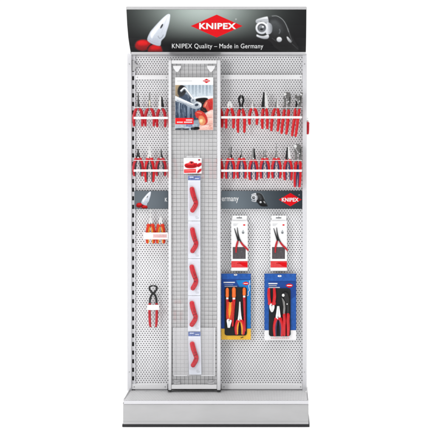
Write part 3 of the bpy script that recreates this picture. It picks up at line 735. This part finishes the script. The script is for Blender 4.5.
rail(221.2, 302.0, 107.6, 117.4, 'upper right white tool rail holding seven pliers', (229.8, 241.2, 253.2, 264.8, 276.2, 285.6, 296.2))
rail(221.2, 302.0, 160.4, 170.7, 'lower right white tool rail above the long slate sign', (230.2, 241.6, 253.4, 264.8, 276.4, 288, 298))

def label_holder(x0, y0, x1, y1, label, d, pegs, py, lines):
    t = thing('label_holder', pt((x0+x1)/2, y1, d), label, 'label holder', 'white label holders')
    b = MB(); b.pbox(x0, y0, x1, y1, d-.003, d, 'paper', .0005); pl = b.build('label_plate', t)
    b = MB()
    for q in (x0+.8, x1-1.6): b.box((pt(q, 0, d).x, -(d-.003), pt(0, y0+1.4, d).z), (pt(q+.6, 0, d).x, -.0005, pt(0, y0+.7, d).z), 'wire_white')
    b.build('arm', t)
    for q in pegs:
        b = MB(); b.tube([pt(q, py, 0), pt(q, py, d-.006)], .0014, .0014, 'wire', seg=8); b.build('peg', t)
    if lines:
        A = Art(d); 
        for l in lines: A.rect(*l)
        A.build('printed_text', pl)
label_holder(143.4, 232.6, 168.0, 239.4, 'white label plate with faint pink print below the orange grips', .070, (150.6, 160.6), 226.4,
             [(153.0, 233.8, 166.9, 238.0, 'palepink')] + [(153.6+1.0*i, 234.9+.35*(i*7 % 3), 154.25+1.0*i, 236.9, 'pink') for i in range(13)])
label_holder(147.2, 304.9, 159.0, 310.0, 'small blank white label plate across the black and red pincers', .062, (153.2,), 297.5, [])

# ------------------------------------------------------------------ behind the mesh panel
g2 = 'tools hanging behind the mesh panel'
pliers('grey pliers with white head behind the lower mesh, above a pale label', 178.2, 298.5, .030, 'long', 14.5, 22, 3.0, head='bright_steel', grip='red', group=g2)
label_holder(172.6, 303.8, 183.2, 310.2, 'pale label plate behind the wire mesh beside the pincers', .046, (178.2,), 301.4, [])
for lb, x, y, sp_ in (('red pliers behind the mesh beside the left frame post, lower tool row', 172.8, 158, True), ('red pliers behind the mesh right of the small product card', 206.8, 158, True),
                     ('red pliers half hidden by the right frame post, lower tool row', 218.4, 158, True), ('red pliers half hidden by the right frame post, upper tool row', 218.4, 107, False),
                     ('red pliers behind the mesh beside the left frame post, upper tool row', 172.8, 107, False)):
    pliers(lb, x, y, .026, 'long', 8, 20, 3.9, head='steel', grip='red', group=g2, shoulder=sp_, thin=.8)

# ------------------------------------------------------------------ wire mesh panel
mp = thing('mesh_panel', pt(194.6, 390, .085), 'tall narrow white framed wire mesh panel in the middle of the rack', 'panel')
b = MB(); b.pbox(168.4, 60.0, 171.2, 390.2, .040, .090, 'frame', .0015); pL = b.build('frame_post', mp)
b = MB(); b.pbox(217.1, 60.0, 220.4, 390.2, .040, .090, 'frame', .0015); pR = b.build('frame_post', mp)
for x, p in ((169.6, pL), (219, pR)):
    b = MB(); b.pbox(x-2, 390.3, x+1.8, 391.3, .044, .092, 'black', .0006); b.build('foot', p)
    b = MB(); b.pbox(x-1.4, 58.0, x+1.8, 59.9, .03, .088, 'alu', .0006); b.build('pivot', p)
b = MB(); b.pbox(171.5, 60.2, 216.8, 63.6, .052, .088, 'bright_coat', .001); b.build('top_rail', mp)
b = MB(); b.pbox(171.5, 385.0, 216.8, 389.0, .052, .088, 'bright_coat', .001); b.build('frame_bottom_rail', mp)
for nm, dd, m, r in (('front_mesh', .074, 'wire', .0010), ('rear_mesh', .046, 'wire_white', .0009)):
    b = MB(); sh = 0 if nm == 'front_mesh' else .9
    x = 171.6 + sh + .8
    while x < 216.6:
        p, q = pt(x, 63.7, dd), pt(x, 384.9, dd); b.tube([p, q], r, r, m, seg=6, dome=False); x += 4.02
    y = 66 + sh
    while y < 384:
        p, q = pt(171.5, y, dd-.002), pt(216.8, y, dd-.002); b.tube([p, q], r, r, m, seg=6, dome=False); y += 4.02
    b.build(nm, mp)
b = MB(); p0 = pt(171.5, 63.7, .064); p1 = pt(216.8, 384.9, .064); b.add([(p0.x, -.064, p1.z), (p1.x, -.064, p1.z), (p1.x, -.064, p0.z), (p0.x, -.064, p0.z)], [(0, 1, 2, 3)], 'milky'); b.build('backing_film', mp)
for x in (177, 211):
    b = MB(); b.pprism([(x-4.2, 65.8), (x-3.6, 68), (x-1.0, 71.8), (x+1.0, 71.8), (x+3.6, 68), (x+4.2, 65.8)], .078, .082, 'bright_coat', .0008)
    b.build('top_clip', mp)
    b = MB(); b.tube([pt(x-3.4, 380.4, .08), pt(x-2.2, 381.8, .084), pt(x, 381.9, .086), pt(x+2, 381.4, .084), pt(x+3.4, 380.2, .08)], .0022, .0022, 'wire', seg=8)
    b.pbox(x-3, 380.4, x+3, 384, .077, .080, 'clear'); b.build('bottom_clip', mp)

# poster
po = thing('poster', pt(194, 130, .084), 'poster with a photo of pliers gripping a pipe under a white band', 'poster')
d1 = .084
b = MB(); b.pbox(175.1, 77.4, 213.2, 130.2, d1-.0025, d1, 'paper', .0003); sheet = b.build('sheet', po)
A = Paint()
A.rect(174, 84, 214, 131, (150, 166, 180), (128, 146, 164))
A.poly([(175, 96), (190, 95), (201, 103), (203, 118), (175, 119)], (62, 80, 104), (30, 48, 76), soft=2.0)
rn = random.Random(5)
for i in range(70):
    x = rn.uniform(175, 203); y = rn.uniform(97, 114); v = rn.uniform(-45, 70)
    A.line([(x, y), (x+rn.uniform(-.5, .5), y+rn.uniform(2, 7))], rn.uniform(.3, 1.0), (90+v, 108+v, 132+v), .35, .6)
for i in range(40):
    x = rn.uniform(187, 213); y = rn.uniform(85, 95); v = rn.uniform(-40, 50)
    A.line([(x, y), (x+rn.uniform(-.6, .6), y+rn.uniform(1, 5))], rn.uniform(.3, .8), (165+v, 180+v, 194+v), .35, .55)
A.poly([(174, 84), (180.5, 84), (180, 92), (178.4, 98), (174, 101)], (196, 164, 112), (120, 104, 84), soft=1.0)
A.poly([(178.6, 87), (182, 85.2), (186.6, 88.6), (185, 94), (180.6, 97), (177.6, 93)], (24, 24, 26), (52, 56, 62), soft=.9)
A.poly([(187, 84), (214, 84), (214, 97), (196, 98.5), (189, 92)], (176, 194, 208), (202, 214, 224), soft=1.0)
for i in range(7): A.rect(188.4+3.5*i, 84, 189.7+3.5*i+.5*(i % 2), 93+1.6*(i % 3), (122, 142, 160), (170, 186, 200), soft=.5, al=.85)
A.poly([(193, 97.4), (213.5, 95.8), (213.5, 98.6), (197, 99.6)], (226, 232, 238), soft=.7)
A.poly([(196, 98.8), (207, 98.0), (208.4, 104), (207.6, 111.6), (200.6, 112), (201.8, 105), (197.6, 102)], (12, 12, 14), (28, 22, 24), soft=.8)
for x, w_, ca in ((178.8, 1.0, (170, 188, 204)), (183.5, .8, (92, 112, 138)), (187.2, 2.6, (150, 170, 190)), (192.0, 1.2, (110, 132, 158)), (195.6, 1.4, (136, 156, 178))): A.rect(x, 103, x+w_, 118.5, ca, (84, 104, 132), soft=.6)
A.line([(181.2, 91.0), (184.6, 88.4), (188, 92.4), (192.2, 98)], 2.4, (120, 132, 144), .5)
A.line([(181.0, 90.6), (184.6, 87.9), (188.2, 92.0), (192.4, 97.6)], 1.3, (250, 251, 252), .4)
A.ell(193.2, 100.6, 2.6, 2.6, (216, 222, 228), (140, 152, 164), soft=.6); A.ell(193.0, 100.4, 1.2, 1.2, (120, 134, 150), soft=.5)
A.poly([(175, 96), (178.5, 97.2), (187, 101.0), (193, 103.4), (197, 101.4), (201.4, 103.4), (201.0, 107), (196.4, 109), (191.2, 107.8), (184, 104), (175, 100.4)], (228, 234, 240), (156, 168, 182), soft=.5)
A.line([(176, 97.4), (186, 101.6), (193, 104.4)], 1.0, (252, 253, 254), .4); A.line([(177, 100.4), (185, 103.8), (191.4, 107)], .7, (110, 124, 140), .4, .8)
A.ell(196.6, 105.0, 1.9, 1.3, (24, 34, 54), (70, 84, 104), rot=-.3, soft=.5); A.line([(198.8, 103.2), (200.6, 104.8), (200.4, 106.6)], .7, (252, 252, 253), .4)
A.poly([(203, 106.4), (206, 101), (210.6, 98.4), (214, 99.6), (214, 111.4), (208.4, 111.8), (205.6, 108.2)], (228, 92, 70), (216, 44, 34), soft=.8)
A.poly([(208, 100.4), (212, 99.6), (212.8, 105), (210.6, 110), (208.2, 106)], (236, 36, 30), (206, 14, 18), soft=.9); A.line([(206.6, 102.6), (205, 106.2)], .9, (250, 150, 110), .5)
A.poly([(202.6, 119), (206.4, 112.8), (214, 110.8), (214, 131), (199, 131), (199.4, 126)], (238, 200, 188), (226, 164, 150), soft=.9)
A.ell(209.4, 114.6, 3.4, 2.4, (250, 214, 202), (238, 168, 150), rot=-.3, soft=.9); A.ell(210.8, 120.6, 2.6, 2.9, (250, 212, 198), (236, 160, 142), rot=.4, soft=.9)
A.ell(204.6, 127.6, 4.2, 2.2, (250, 208, 194), (236, 164, 148), rot=-.15, soft=.9); A.ell(210.8, 127.2, 2.6, 2.4, (244, 190, 174), (228, 146, 130), soft=.9)
A.line([(206.4, 117.6), (212, 117.2)], .6, (208, 110, 92), .5, .7); A.line([(206, 124.6), (212.6, 123.8)], .6, (208, 110, 92), .5, .7)
A.poly([(195, 112.8), (198.6, 110.4), (203, 111.8), (206.6, 116), (207.6, 121.6), (204.8, 125), (200, 124.6), (199.2, 119.6), (196, 117)], (232, 40, 26), (214, 20, 22), soft=.7)
A.poly([(198.8, 116.8), (202.6, 115.8), (205.8, 121), (203.6, 125), (199.8, 124)], (238, 116, 58), (236, 146, 84), soft=1.0); A.ell(201.2, 120.9, 1.7, 2.0, (252, 222, 150), (248, 200, 120), rot=.2, soft=1.2)
A.line([(197, 112.4), (201.4, 113.2)], .7, (252, 130, 100), .5)
A.rect(174, 124.2, 197.4, 131, (160, 176, 190), (176, 190, 202), soft=.5)
A.rect(186, 124.3, 192.4, 127.2, (88, 106, 160), (120, 138, 180), soft=.5)
A.poly([(175, 128.6), (188.4, 128.0), (187, 131), (175, 131)], (60, 66, 76), (40, 44, 52), soft=.7); A.poly([(191.2, 127.4), (198.4, 126.8), (199, 129.4), (192, 130.4)], (16, 18, 22), soft=.6)
for i in range(46):
    x = rn.uniform(198, 213); y = rn.uniform(99, 129); v = rn.uniform(-70, 60)
    A.line([(x, y), (x+rn.uniform(-2, 2), y+rn.uniform(-.8, .8))], rn.uniform(.25, .6), (215+v*.5, 110+v, 92+v), .3, .45)
for i in range(26):
    x = rn.uniform(175, 197); y = rn.uniform(125, 130); v = rn.uniform(-60, 60)
    A.line([(x, y), (x+rn.uniform(1, 4), y+rn.uniform(-.3, .3))], rn.uniform(.3, .8), (150+v, 165+v, 180+v), .3, .6)
for l in range(len(A.L)):
    t_ = list(A.L[l]); t_[5] *= .62
    for q in (2, 3):
        m_ = sum(t_[q])/3; t_[q] = tuple(m_+(v-m_)*.74 for v in t_[q])
    A.L[l] = tuple(t_)
A.rect(174, 118.0, 193.5, 124.2, (238, 24, 28), (226, 12, 20), soft=.25)
A.build('photo_print', sheet, 175.25, 85.0, 213.05, 130.05, .3, lambda x, y: pt(x, y, d1+.0003), (150, 166, 180), full=True, grain=7)
A = Art(d1+.0004, .0001)
for x0, x1, y in ((186.0, 192.4, 119.4), (177.0, 183.0, 121.6), (184.0, 192.4, 121.6)):
    x = x0
    while x < x1: A.rect(x, y, min(x+.9, x1), y+1.25, 'whiteprint'); x += 1.2
A.build('banner_lettering', sheet)
A = Art(d1, .0003); A.poly([(202.6, 80.9), (206.5, 83.2), (210.4, 80.9), (206.5, 78.7)], 'redprint'); A.text('KNIPEX', 203.9, 80.3, 209.1, 81.5, 'whiteprint', .02); A.build('logo', sheet)
A = Art(d1, .0003); A.rect(177, 80.8, 192, 81.2, 'greyprint'); A.build('caption_line', sheet)
b = MB()
for x in (179.4, 204.6): b.tube([pt(x, 77, .0855), pt(x, 74.5, .083)], .0008, .0008, 'wire', seg=6)
b.build('hanger', po)

# small card with a red pliers picture
sc_ = thing('product_card', pt(192, 173, .085), 'small white card with a red pliers picture below the poster', 'product card')
b = MB(); b.pbox(183.7, 158.0, 201.6, 173.6, .081, .085, 'paper', .0004); cd = b.build('card', sc_)
A = Paint()
A.poly([(184.5, 165.6), (185.6, 163.8), (188.6, 163.0), (190.2, 161.4), (193.0, 161.6), (194.4, 163.0), (197.0, 163.2), (197.2, 166.6), (193.4, 168.2), (187, 168.0)], (214, 26, 34), (168, 6, 16), soft=.5)
A.poly([(187, 163.6), (190.4, 162.4), (193.4, 162.8), (193, 164.2), (189, 164.8)], (242, 110, 110), (220, 40, 44), soft=.7); A.line([(185.4, 166.8), (190, 166.0), (196, 166.6)], .6, (110, 2, 10), .4, .9); A.ell(191.6, 162.6, 1.2, .9, (92, 4, 10), soft=.5)
A.ell(194.8, 165, .8, .8, (150, 4, 14), soft=.4)
A.poly([(184.0, 169.4), (196.0, 168.8), (196.0, 172.6), (184.0, 172.9)], (226, 70, 70), (216, 40, 44), soft=.3, round_=False); A.line([(185.2, 171), (194.8, 170.6)], .6, (246, 170, 168), .35, .8)
A.ell(199.2, 159.9, 1.1, .8, (150, 10, 30), soft=.4)
A.poly([(196.8, 166), (198.2, 163.6), (201.5, 162.8), (201.4, 165.2), (198.6, 167)], (206, 20, 34), (150, 6, 18), soft=.5); A.poly([(197, 172.4), (198.8, 169.6), (201.4, 168.6), (201.2, 170.8), (198.6, 172.8)], (206, 26, 38), (150, 8, 20), soft=.5)
A.line([(186, 160), (193, 159.8)], .4, (190, 190, 196), .3, .8)
A.build('picture', cd, 183.9, 158.2, 201.5, 173.4, .2, lambda x, y: pt(x, y, .0853), (236, 236, 238))
b = MB(); b.pbox(186.4, 155.8, 199.6, 157.9, .0815, .083, 'clear'); b.tube([pt(193, 156.8, .076), pt(193, 156.8, .10), pt(193, 155.8, .104)], .0014, .0014, 'wire', seg=8, n=3); b.build('hang_tab', sc_)

# chain of blister cards with red bent tube cutters
def cutter(x0, y0, y1, dx, label, head, tailx, lean):
    d0, d1 = .084, .087
    t = thing('blister_card', pt(x0+6, y1, d1), label, 'blister pack', 'cards with red tube cutters')
    b = MB(); xw = 12.4
    b.pprism([(x0, y0), (x0-lean, y1), (x0+xw-lean, y1), (x0+xw, y0)], d0, d1, 'pale', .0003); cd = b.build('card', t)
    yc = y0 + (y1-y0)*.52 if not head else y0 + (y1-y0)*.54
    h = 12.6; cx = x0 + 6.0 + dx
    k = kk(.097)
    wob = random.uniform(-.5, .5)
    ctr = [(cx-2.2-wob, yc-h+.8), (cx-1.0-wob*.5, yc-h*.5), (cx+.9, yc-.6), (cx+2.0, yc+2.6), (cx+1.2+wob*.4, yc+6.2), (cx-1.7+wob, yc+h-1.6)]
    b = MB(); b.tube([pt(x, y, .0975) for x, y in ctr], [2.35*k, 2.55*k, 2.35*k, 2.25*k, 2.4*k, 2.3*k], [1.6*k]*6, 'cutter', seg=16, n=3)
    for f in (.10, .16, .22, .28, .34, .66, .74, .82):
        j = f*(len(ctr)-1); i = int(j); u = j-i; xx = ctr[i][0]*(1-u)+ctr[i+1][0]*u; yy = ctr[i][1]*(1-u)+ctr[i+1][1]*u
        ax, ay = ctr[i+1][0]-ctr[i][0], ctr[i+1][1]-ctr[i][1]; l = math.hypot(ax, ay); nx, ny = -ay/l, ax/l
        b.tube([pt(xx+nx*q, yy+ny*q, .0975+.0078*(1-(q/2.3)**2)**.5+.0006) for q in (-1.8, -.9, 0, .9, 1.8)], .0011, .0011, 'cutter_dark' if f in (.34, .66) else 'cutter', seg=6, n=2)
    body = b.build('tube_cutter', t)
    b = MB(); b.tube([pt(cx-.6, yc+1.0, .1055), pt(cx+3.0, yc-.6, .1055)], .0022, .0016, 'cutter_dark', seg=8)
    b.tube([pt(cx-.9, yc-h*.52, .1052), pt(cx+.7, yc-1.4, .1055)], .0016, .0012, 'cutter_dark', seg=8)
    b.disc((pt(cx+1.1, 0, .106).x, pt(0, yc+3.6, .106).z), .0034, -.1068, -.103, 'cutter_dark'); b.build('joint', body)
    b = MB(); bb = [(x0+1.2, y0+(6.5 if head else 2.6)), (x0+1.0, y1-5.2), (x0+xw-1.4, y1-5.2), (x0+xw-1.2, y0+(6.5 if head else 2.6))]
    cxm = sum(p[0] for p in bb)/4; cym = sum(p[1] for p in bb)/4
    rings = [[pt(cxm+(x-cxm)*f, cym+(y-cym)*g_, dd_) for x, y in bb] for f, g_, dd_ in ((1, 1, d1+.0003), (.95, .985, .104), (.90, .97, .109))]
    b.add(sum(rings, []), [(4*r+i, 4*r+(i+1) % 4, 4*r+4+(i+1) % 4, 4*r+4+i) for r in (0, 1) for i in range(4)] + [(8, 9, 10, 11)], 'blister'); b.build('blister', t)
    if head:
        A = Art(d1, .0003); A.rect(x0+.1, y0+.2, x0+xw-.1, y0+4.6, 'bandblue'); A.rect(x0+1.5, y0+1.2, x0+5.5, y0+2.0, 'pale'); A.rect(x0+7.0, y0+2.6, x0+11, y0+3.2, 'pale'); A.build('blue_label', cd)
    A = Art(d1, .0003); A.rect(x0+7.2-lean, y1-3.4, x0+11-lean, y1-3.1, 'greyprint'); A.rect(x0+7.8-lean, y1-2.4, x0+10.8-lean, y1-2.1, 'greyprint'); A.rect(x0+7.2-lean, y1-4.4, x0+9.6-lean, y1-4.15, 'greyprint'); A.build('fine_print', cd)
cutter(188.0, 175.6, 220.8, -.1, 'topmost hanging card with red tube cutter, right under a blue label', True, 0, 0)
cutter(188.0, 221.2, 258.4, 0.1, 'second hanging card from the top, with bright red tube cutter', False, 0, 0)
cutter(188.0, 258.8, 295.4, 0.0, 'third hanging card with red tube cutter, beside the blue set packs', False, 0, 0)
cutter(188.0, 295.8, 331.2, -.4, 'fourth hanging card with red tube cutter, just above the lower blue label', False, 0, 0)
cutter(188.2, 331.6, 374.6, .1, 'lowest hanging card with red tube cutter, in front of the clear pocket', True, 0, -.8)

# clear pocket
lp = thing('clear_pocket', pt(194, 376, .08), 'clear acrylic pocket on the lower end of the mesh panel', 'pocket')
b = MB(); b.pbox(173.4, 327.6, 215.0, 376.0, .0765, .0782, 'clear', .0004); b.build('back_sheet', lp)
b = MB()
for x0, y0, x1, y1 in ((173.4, 327.6, 174.1, 376.0), (214.3, 327.6, 215.0, 376.0), (174.2, 375.2, 187, 376.0), (201, 375.2, 214.2, 376.0)):
    b.pbox(x0, y0, x1, y1, .0784, .0855, 'acrylic_edge', .0004)
b.build('rim', lp)

# ------------------------------------------------------------------ white boxes with pliers
def white_box(dx, label):
    d0, d1 = .012, .048; X = lambda v: v+dx
    t = thing('product_box', pt(X(239.4), 270.7, d1), label, 'box', 'white pliers boxes')
    b = MB(); b.pbox(X(231.2), 221.2, X(247.7), 270.7, d0, d1, 'paper', .001); body = b.build('carton', t)
    b = MB(); b.pprism([(X(232.4), 215.6), (X(232.0), 221.1), (X(247.0), 221.1), (X(246.8), 215.6)], .028, .030, 'paper', .0003)
    b.tube([pt(X(239.4), 217.4, 0), pt(X(239.4), 217.4, .044), pt(X(239.4), 216.4, .048)], .0015, .0015, 'wire', seg=8, n=3); tb = b.build('hang_tab', t)
    A = Art(.030, .0003); A.rect(X(236.6), 217.3, X(242), 218.4, 'midprint'); A.rect(X(233), 220.4, X(246), 220.6, 'greyprint'); A.build('tab_print', tb)
    A = Art(d1, .0004)
    A.poly([(X(242.6), 225), (X(244.2), 225.9), (X(245.8), 225), (X(244.2), 224.1)], 'redprint'); A.build('logo', body); A = Art(d1, .0002)
    A.ell(X(243.1), 232.4, 1.5, 1.6, 'greyprint'); A.ell(X(243.1), 232.8, 1.0, 1.0, 'midprint'); A.rect(X(242.5), 229.9, X(243.7), 231.4, 'greyprint'); A.build('emblem', body); A = Art(d1, .0004)
    A.rect(X(232.7), 247.0, X(245.7), 258.9, 'windowdark'); A.build('dark_window', body); A = Art(d1, .0003)
    A.rect(X(231.3), 261.0, X(247.6), 267.6, 'bandred'); A.poly([(X(238), 262.2), (X(247.4), 262.6), (X(247.4), 267), (X(243), 266)], 'redprint'); A.rect(X(237), 263.2, X(241), 263.7, 'redhandle_print'); A.build('red_band', body); A = Art(d1, .0003)
    for i in range(3): A.rect(X(233.2), 223.6+.9*i, X(238.5-i), 223.9+.9*i, 'greyprint')
    A.build('fine_print', body)
    k = kk(.05); dd = .0525
    b = MB()
    b.tube([pt(X(234.4), 228.4, dd), pt(X(236.0), 233.6, dd), pt(X(237.9), 239.4, dd)], [.3*k, .55*k, .8*k], [.3*k, .4*k, .5*k], 'dark_steel', seg=8)
    b.tube([pt(X(237.3), 227.6, dd), pt(X(237.9), 233.4, dd), pt(X(239.3), 239.4, dd)], [.3*k, .55*k, .8*k], [.3*k, .4*k, .5*k], 'dark_steel', seg=8)
    b.tube([pt(X(239.2), 238.6, dd+.0015), pt(X(241.0), 242.2, dd+.0015)], .7*k, .5*k, 'dark_steel', seg=8)
    c0 = pt(X(238.6), 239.6, dd); b.disc((c0.x, c0.z), 1.35*k, c0.y-.7*k, c0.y+.6*k, 'dark_steel')
    pl = b.build('pliers', t)
    for P, nm in (([(238.0, 240.6), (237.0, 244), (236.2, 248), (236.0, 252.5)], 0), ([(240.4, 241.4), (242.6, 244.6), (246.6, 248.6), (248.2, 250.6)], 1)):
        b = MB(); b.tube([pt(X(x), y, dd+.001*nm) for x, y in P], [.8*k, 1.0*k, .95*k, .7*k], [.55*k]*4, 'deep_red', seg=10); b.build('handle', pl)
white_box(0, 'white carton with black and red pliers above the yellow-bottomed blue pack')
white_box(39.3, 'white carton with black and red pliers above the white-bottomed blue pack')

# ------------------------------------------------------------------ blue tool set packs
def rounded(x0, y0, x1, y1, r, n=5):
    out = []
    for cx, cy, a in ((x1-r, y0+r, -90), (x1-r, y1-r, 0), (x0+r, y1-r, 90), (x0+r, y0+r, 180)):
        for i in range(n+1):
            t_ = math.radians(a+90*i/n); out.append((cx+r*math.cos(t_), cy+r*math.sin(t_)))
    return out
d0, d1, dt = .030, .034, .040
pk = thing('tool_set_pack', pt(236, 339, d1), 'blue hanging pack with yellow bottom holding screwdrivers and insulated pliers', 'tool pack', 'blue tool set packs')
b = MB(); b.pbox(221.2, 273.6, 250.8, 328.6, d0, d1, 'blue', .0004); b.pbox(221.2, 328.65, 250.8, 339.6, d0, d1, 'yellowcard', .0004); cd = b.build('card', pk)
A = Art(d1, .0002)
A.poly([(236, 280.2), (250.6, 279.8), (250.6, 328.4), (246, 328.4), (246, 300), (240, 288)], 'azure')
A.rect(223.6, 281.9, 234.8, 282.9, 'whiteprint'); A.rect(224.4, 284.2, 233.2, 285.1, 'bandblue'); A.rect(224.6, 286.0, 237, 286.7, 'greyprint')
A.soft([(242.6, 283.4), (245.8, 285.2), (249, 283.4), (245.8, 281.7)], 'redprint'); A.rect(243.6, 283.1, 248, 283.8, 'whiteprint')
A.line([(249.4, 280.6), (249.9, 284.6), (248.6, 285.4), (249.6, 290.6), (248.2, 291.6), (248.4, 295.4), (246.9, 295.8)], .55, 'whiteprint')
A.line([(240.6, 338), (243.4, 337.0)], .7, 'darkprint')
A.build('printed_front', cd)
b = MB(); b.pbox(221.4, 273.8, 250.6, 279.2, d1+.0003, d1+.0022, 'blue2', .0008); hdr = b.build('folded_header', pk)
A = Art(d1+.0022, .0003); A.ell(235.6, 274.8, 1.8, .8, 'whiteprint'); A.build('hang_hole', hdr)
b = MB(); b.pprism(rounded(224.6, 287.2, 246.9, 335.6, 2.4), d1+.0014, dt, 'tray', .0015); tr = b.build('tray', pk)
k = kk(dt)
def screwdriver(x, xb, y0, ym, y1, w, last='red'):
    dd = dt+.0085
    b = MB(); b.tube([pt(x, y0, dd), pt(x, y0+1.5, dd), pt(x, (y0+ym)/2, dd), pt(x, ym-1.2, dd), pt(x, ym, dd)], [w*.8*k, w*k, w*.95*k, w*k, w*.7*k], [w*.7*k]*5, 'orange', seg=12)
    h = b.build('screwdriver', pk)
    b = MB(); b.tube([pt(x, ym+.4, dd), pt(x, ym+1.8, dd)], w*.72*k, w*.6*k, 'paper', seg=10); b.build('collar', h)
    b = MB(); b.tube([pt(x, ym+2.2, dd), pt((x+xb)/2, (ym+y1)/2, dd), pt(xb, y1, dd)], [w*.85*k, w*.62*k, w*.5*k], [w*.6*k]*3, last, seg=10); b.build('shaft', h)
screwdriver(227.3, 227.4, 288.6, 297.2, 322, 1.7, 'deep_red'); screwdriver(233.9, 232.6, 288.2, 297.4, 326, 2.0, 'red'); screwdriver(244.2, 245.0, 288.4, 295.4, 331, 1.7, 'deep_red')
pliers('', 239.8, 319.4, dt+.009, 'long', 17.8, 14.6, 3.6, head='bright_steel', grip='red', inlay='yellow', parent=pk, thin=.6, shoulder=True)
pliers('', 229.2, 320.6, dt+.0165, 'combo', 7.2, 18, 1.9, head='bright_steel', grip='ember', inlay='yellow', parent=pk, thin=.6, flip=True, tilt=-.06)

pk = thing('tool_set_pack', pt(280, 339, d1), 'blue hanging pack with white bottom holding three red pliers in a black tray', 'tool pack', 'blue tool set packs')
b = MB(); b.pbox(264.4, 273.6, 296.2, 330.2, d0, d1, 'blue', .0004); b.pbox(264.4, 330.25, 296.2, 340.0, d0, d1, 'paper', .0004); cd = b.build('card', pk)
A = Art(d1, .0002)
A.rect(264.6, 273.8, 269.4, 330, 'blue2'); A.poly([(290, 300), (296, 296), (296, 330), (290, 330)], 'blue2')
A.rect(268.4, 283.0, 277.4, 284.1, 'whiteprint'); A.rect(268.8, 285.2, 276.6, 286, 'greyprint'); A.rect(268.8, 287.1, 279.8, 287.9, 'whiteprint')
A.soft([(285.8, 285.4), (289.4, 287.7), (293, 285.4), (289.4, 283.6)], 'redprint'); A.rect(287, 285, 291.8, 285.9, 'whiteprint')
for i in range(9): A.rect(271+2.1*i, 337.8, 272.4+2.1*i, 338.6, 'pink')
A.build('printed_front', cd)
b = MB(); b.pbox(264.6, 273.8, 296.0, 281.0, d1+.0005, d1+.0026, 'blue2', .0008); hdr = b.build('folded_header', pk)
A = Art(d1+.0026, .0003); A.ell(279.6, 276.0, 2.0, 1.0, 'paper'); A.build('hang_hole', hdr)
b = MB(); b.pprism(rounded(268.9, 288.4, 290.6, 336.4, 2.4), d1+.0014, dt, 'tray', .0015); b.build('tray', pk)
pliers('', 271.9, 305.6, dt+.009, 'cutter', 6.6, 17, 2.9, head='bright_steel', grip='red', parent=pk, thin=.6, flip=True, shoulder=True, tilt=.02)
pliers('', 278.2, 317.0, dt+.009, 'combo', 11, 18.6, 3.6, head='bright_steel', grip='red', inlay='navy', parent=pk, thin=.6, shoulder=True)
pliers('', 286.2, 312.0, dt+.011, 'cobra', 20, 23.4, 2.0, head=('dark_steel', 'grey_steel'), grip='red', parent=pk, thin=.6, w=.9)

# hooks that carry packs
for x, y, lb in ((235.6, 275.0, 'short wire hook carrying the yellow-bottomed blue pack'), (279.6, 276.2, 'short wire hook carrying the white-bottomed blue pack')):
    b = MB(); b.tube([pt(x, y, 0), pt(x, y, .052), pt(x, y-1.0, .056)], .0015, .0015, 'wire', seg=8, n=3)
    tag(b.build('peg_hook', None, pt(x, y, 0)), lb, 'hook', 'hooks for packs')
b = MB(); b.tube([pt(194, 176.6, .07), pt(194, 176.6, .098), pt(194, 175.6, .102)], .0015, .0015, 'wire', seg=8, n=3)
tag(b.build('peg_hook', None, pt(194, 176.6, .07)), 'wire hook carrying the chain of red cutter cards', 'hook', 'hooks for packs')

# ------------------------------------------------------------------ camera
cam = bpy.data.cameras.new('camera'); co = bpy.data.objects.new('camera', cam); COL.objects.link(co)
co.location = (CAMX, -D, CAMZ); co.rotation_euler = (math.pi/2, 0, 0)
cam.sensor_width = 36; cam.lens = 36*D/(435*S); cam.shift_x = -(VX-217.5)/435; cam.shift_y = -(217.5-VY)/435
cam.clip_end = 300; scene.camera = co

# ------------------------------------------------------------------ light: key soft box and an added overhead floor fill
w = bpy.data.worlds.new('World'); scene.world = w; w.use_nodes = True
nt = w.node_tree; bg = nt.nodes['Background']           # world white behind the rack, dimmed behind the camera for contrast
tc = nt.nodes.new('ShaderNodeTexCoord'); sp = nt.nodes.new('ShaderNodeSeparateXYZ'); mr = nt.nodes.new('ShaderNodeMapRange')
nt.links.new(tc.outputs['Generated'], sp.inputs[0]); nt.links.new(sp.outputs['Y'], mr.inputs['Value'])
mr.interpolation_type = 'SMOOTHSTEP'
mr.inputs['From Min'].default_value = -0.5; mr.inputs['From Max'].default_value = 0.05; mr.inputs['To Min'].default_value = 0.30; mr.inputs['To Max'].default_value = 1.08
bg.inputs['Color'].default_value = (1, 1, 1, 1); nt.links.new(mr.outputs['Result'], bg.inputs['Strength'])
def soft(name, loc, aim, sx, sy, power):
    l = bpy.data.lights.new(name, 'AREA'); l.shape = 'RECTANGLE'; l.size = sx; l.size_y = sy; l.energy = power
    o = bpy.data.objects.new(name, l); COL.objects.link(o); o.location = loc
    o.rotation_euler = (Vector(aim)-Vector(loc)).to_track_quat('-Z', 'Y').to_euler()
soft('key_softbox', (-2.8, -4.2, 2.6), (0, 0, 1.1), 1.2, 1.8, 75)
soft('top_floor_fill', (0.0, -0.6, 5.5), (0.0, -0.6, 0), 7, 6, 420)  # added overhead fill that lifts the floor to pure white

scene.view_settings.view_transform = 'Standard'; scene.view_settings.look = 'None'; scene.view_settings.exposure = 0; scene.view_settings.gamma = 1
scene.render.engine = 'CYCLES'
cy = scene.cycles; cy.use_denoising = True; cy.max_bounces = 8; cy.diffuse_bounces = 3; cy.glossy_bounces = 3; cy.transparent_max_bounces = 16
cy.filter_width = 1.9
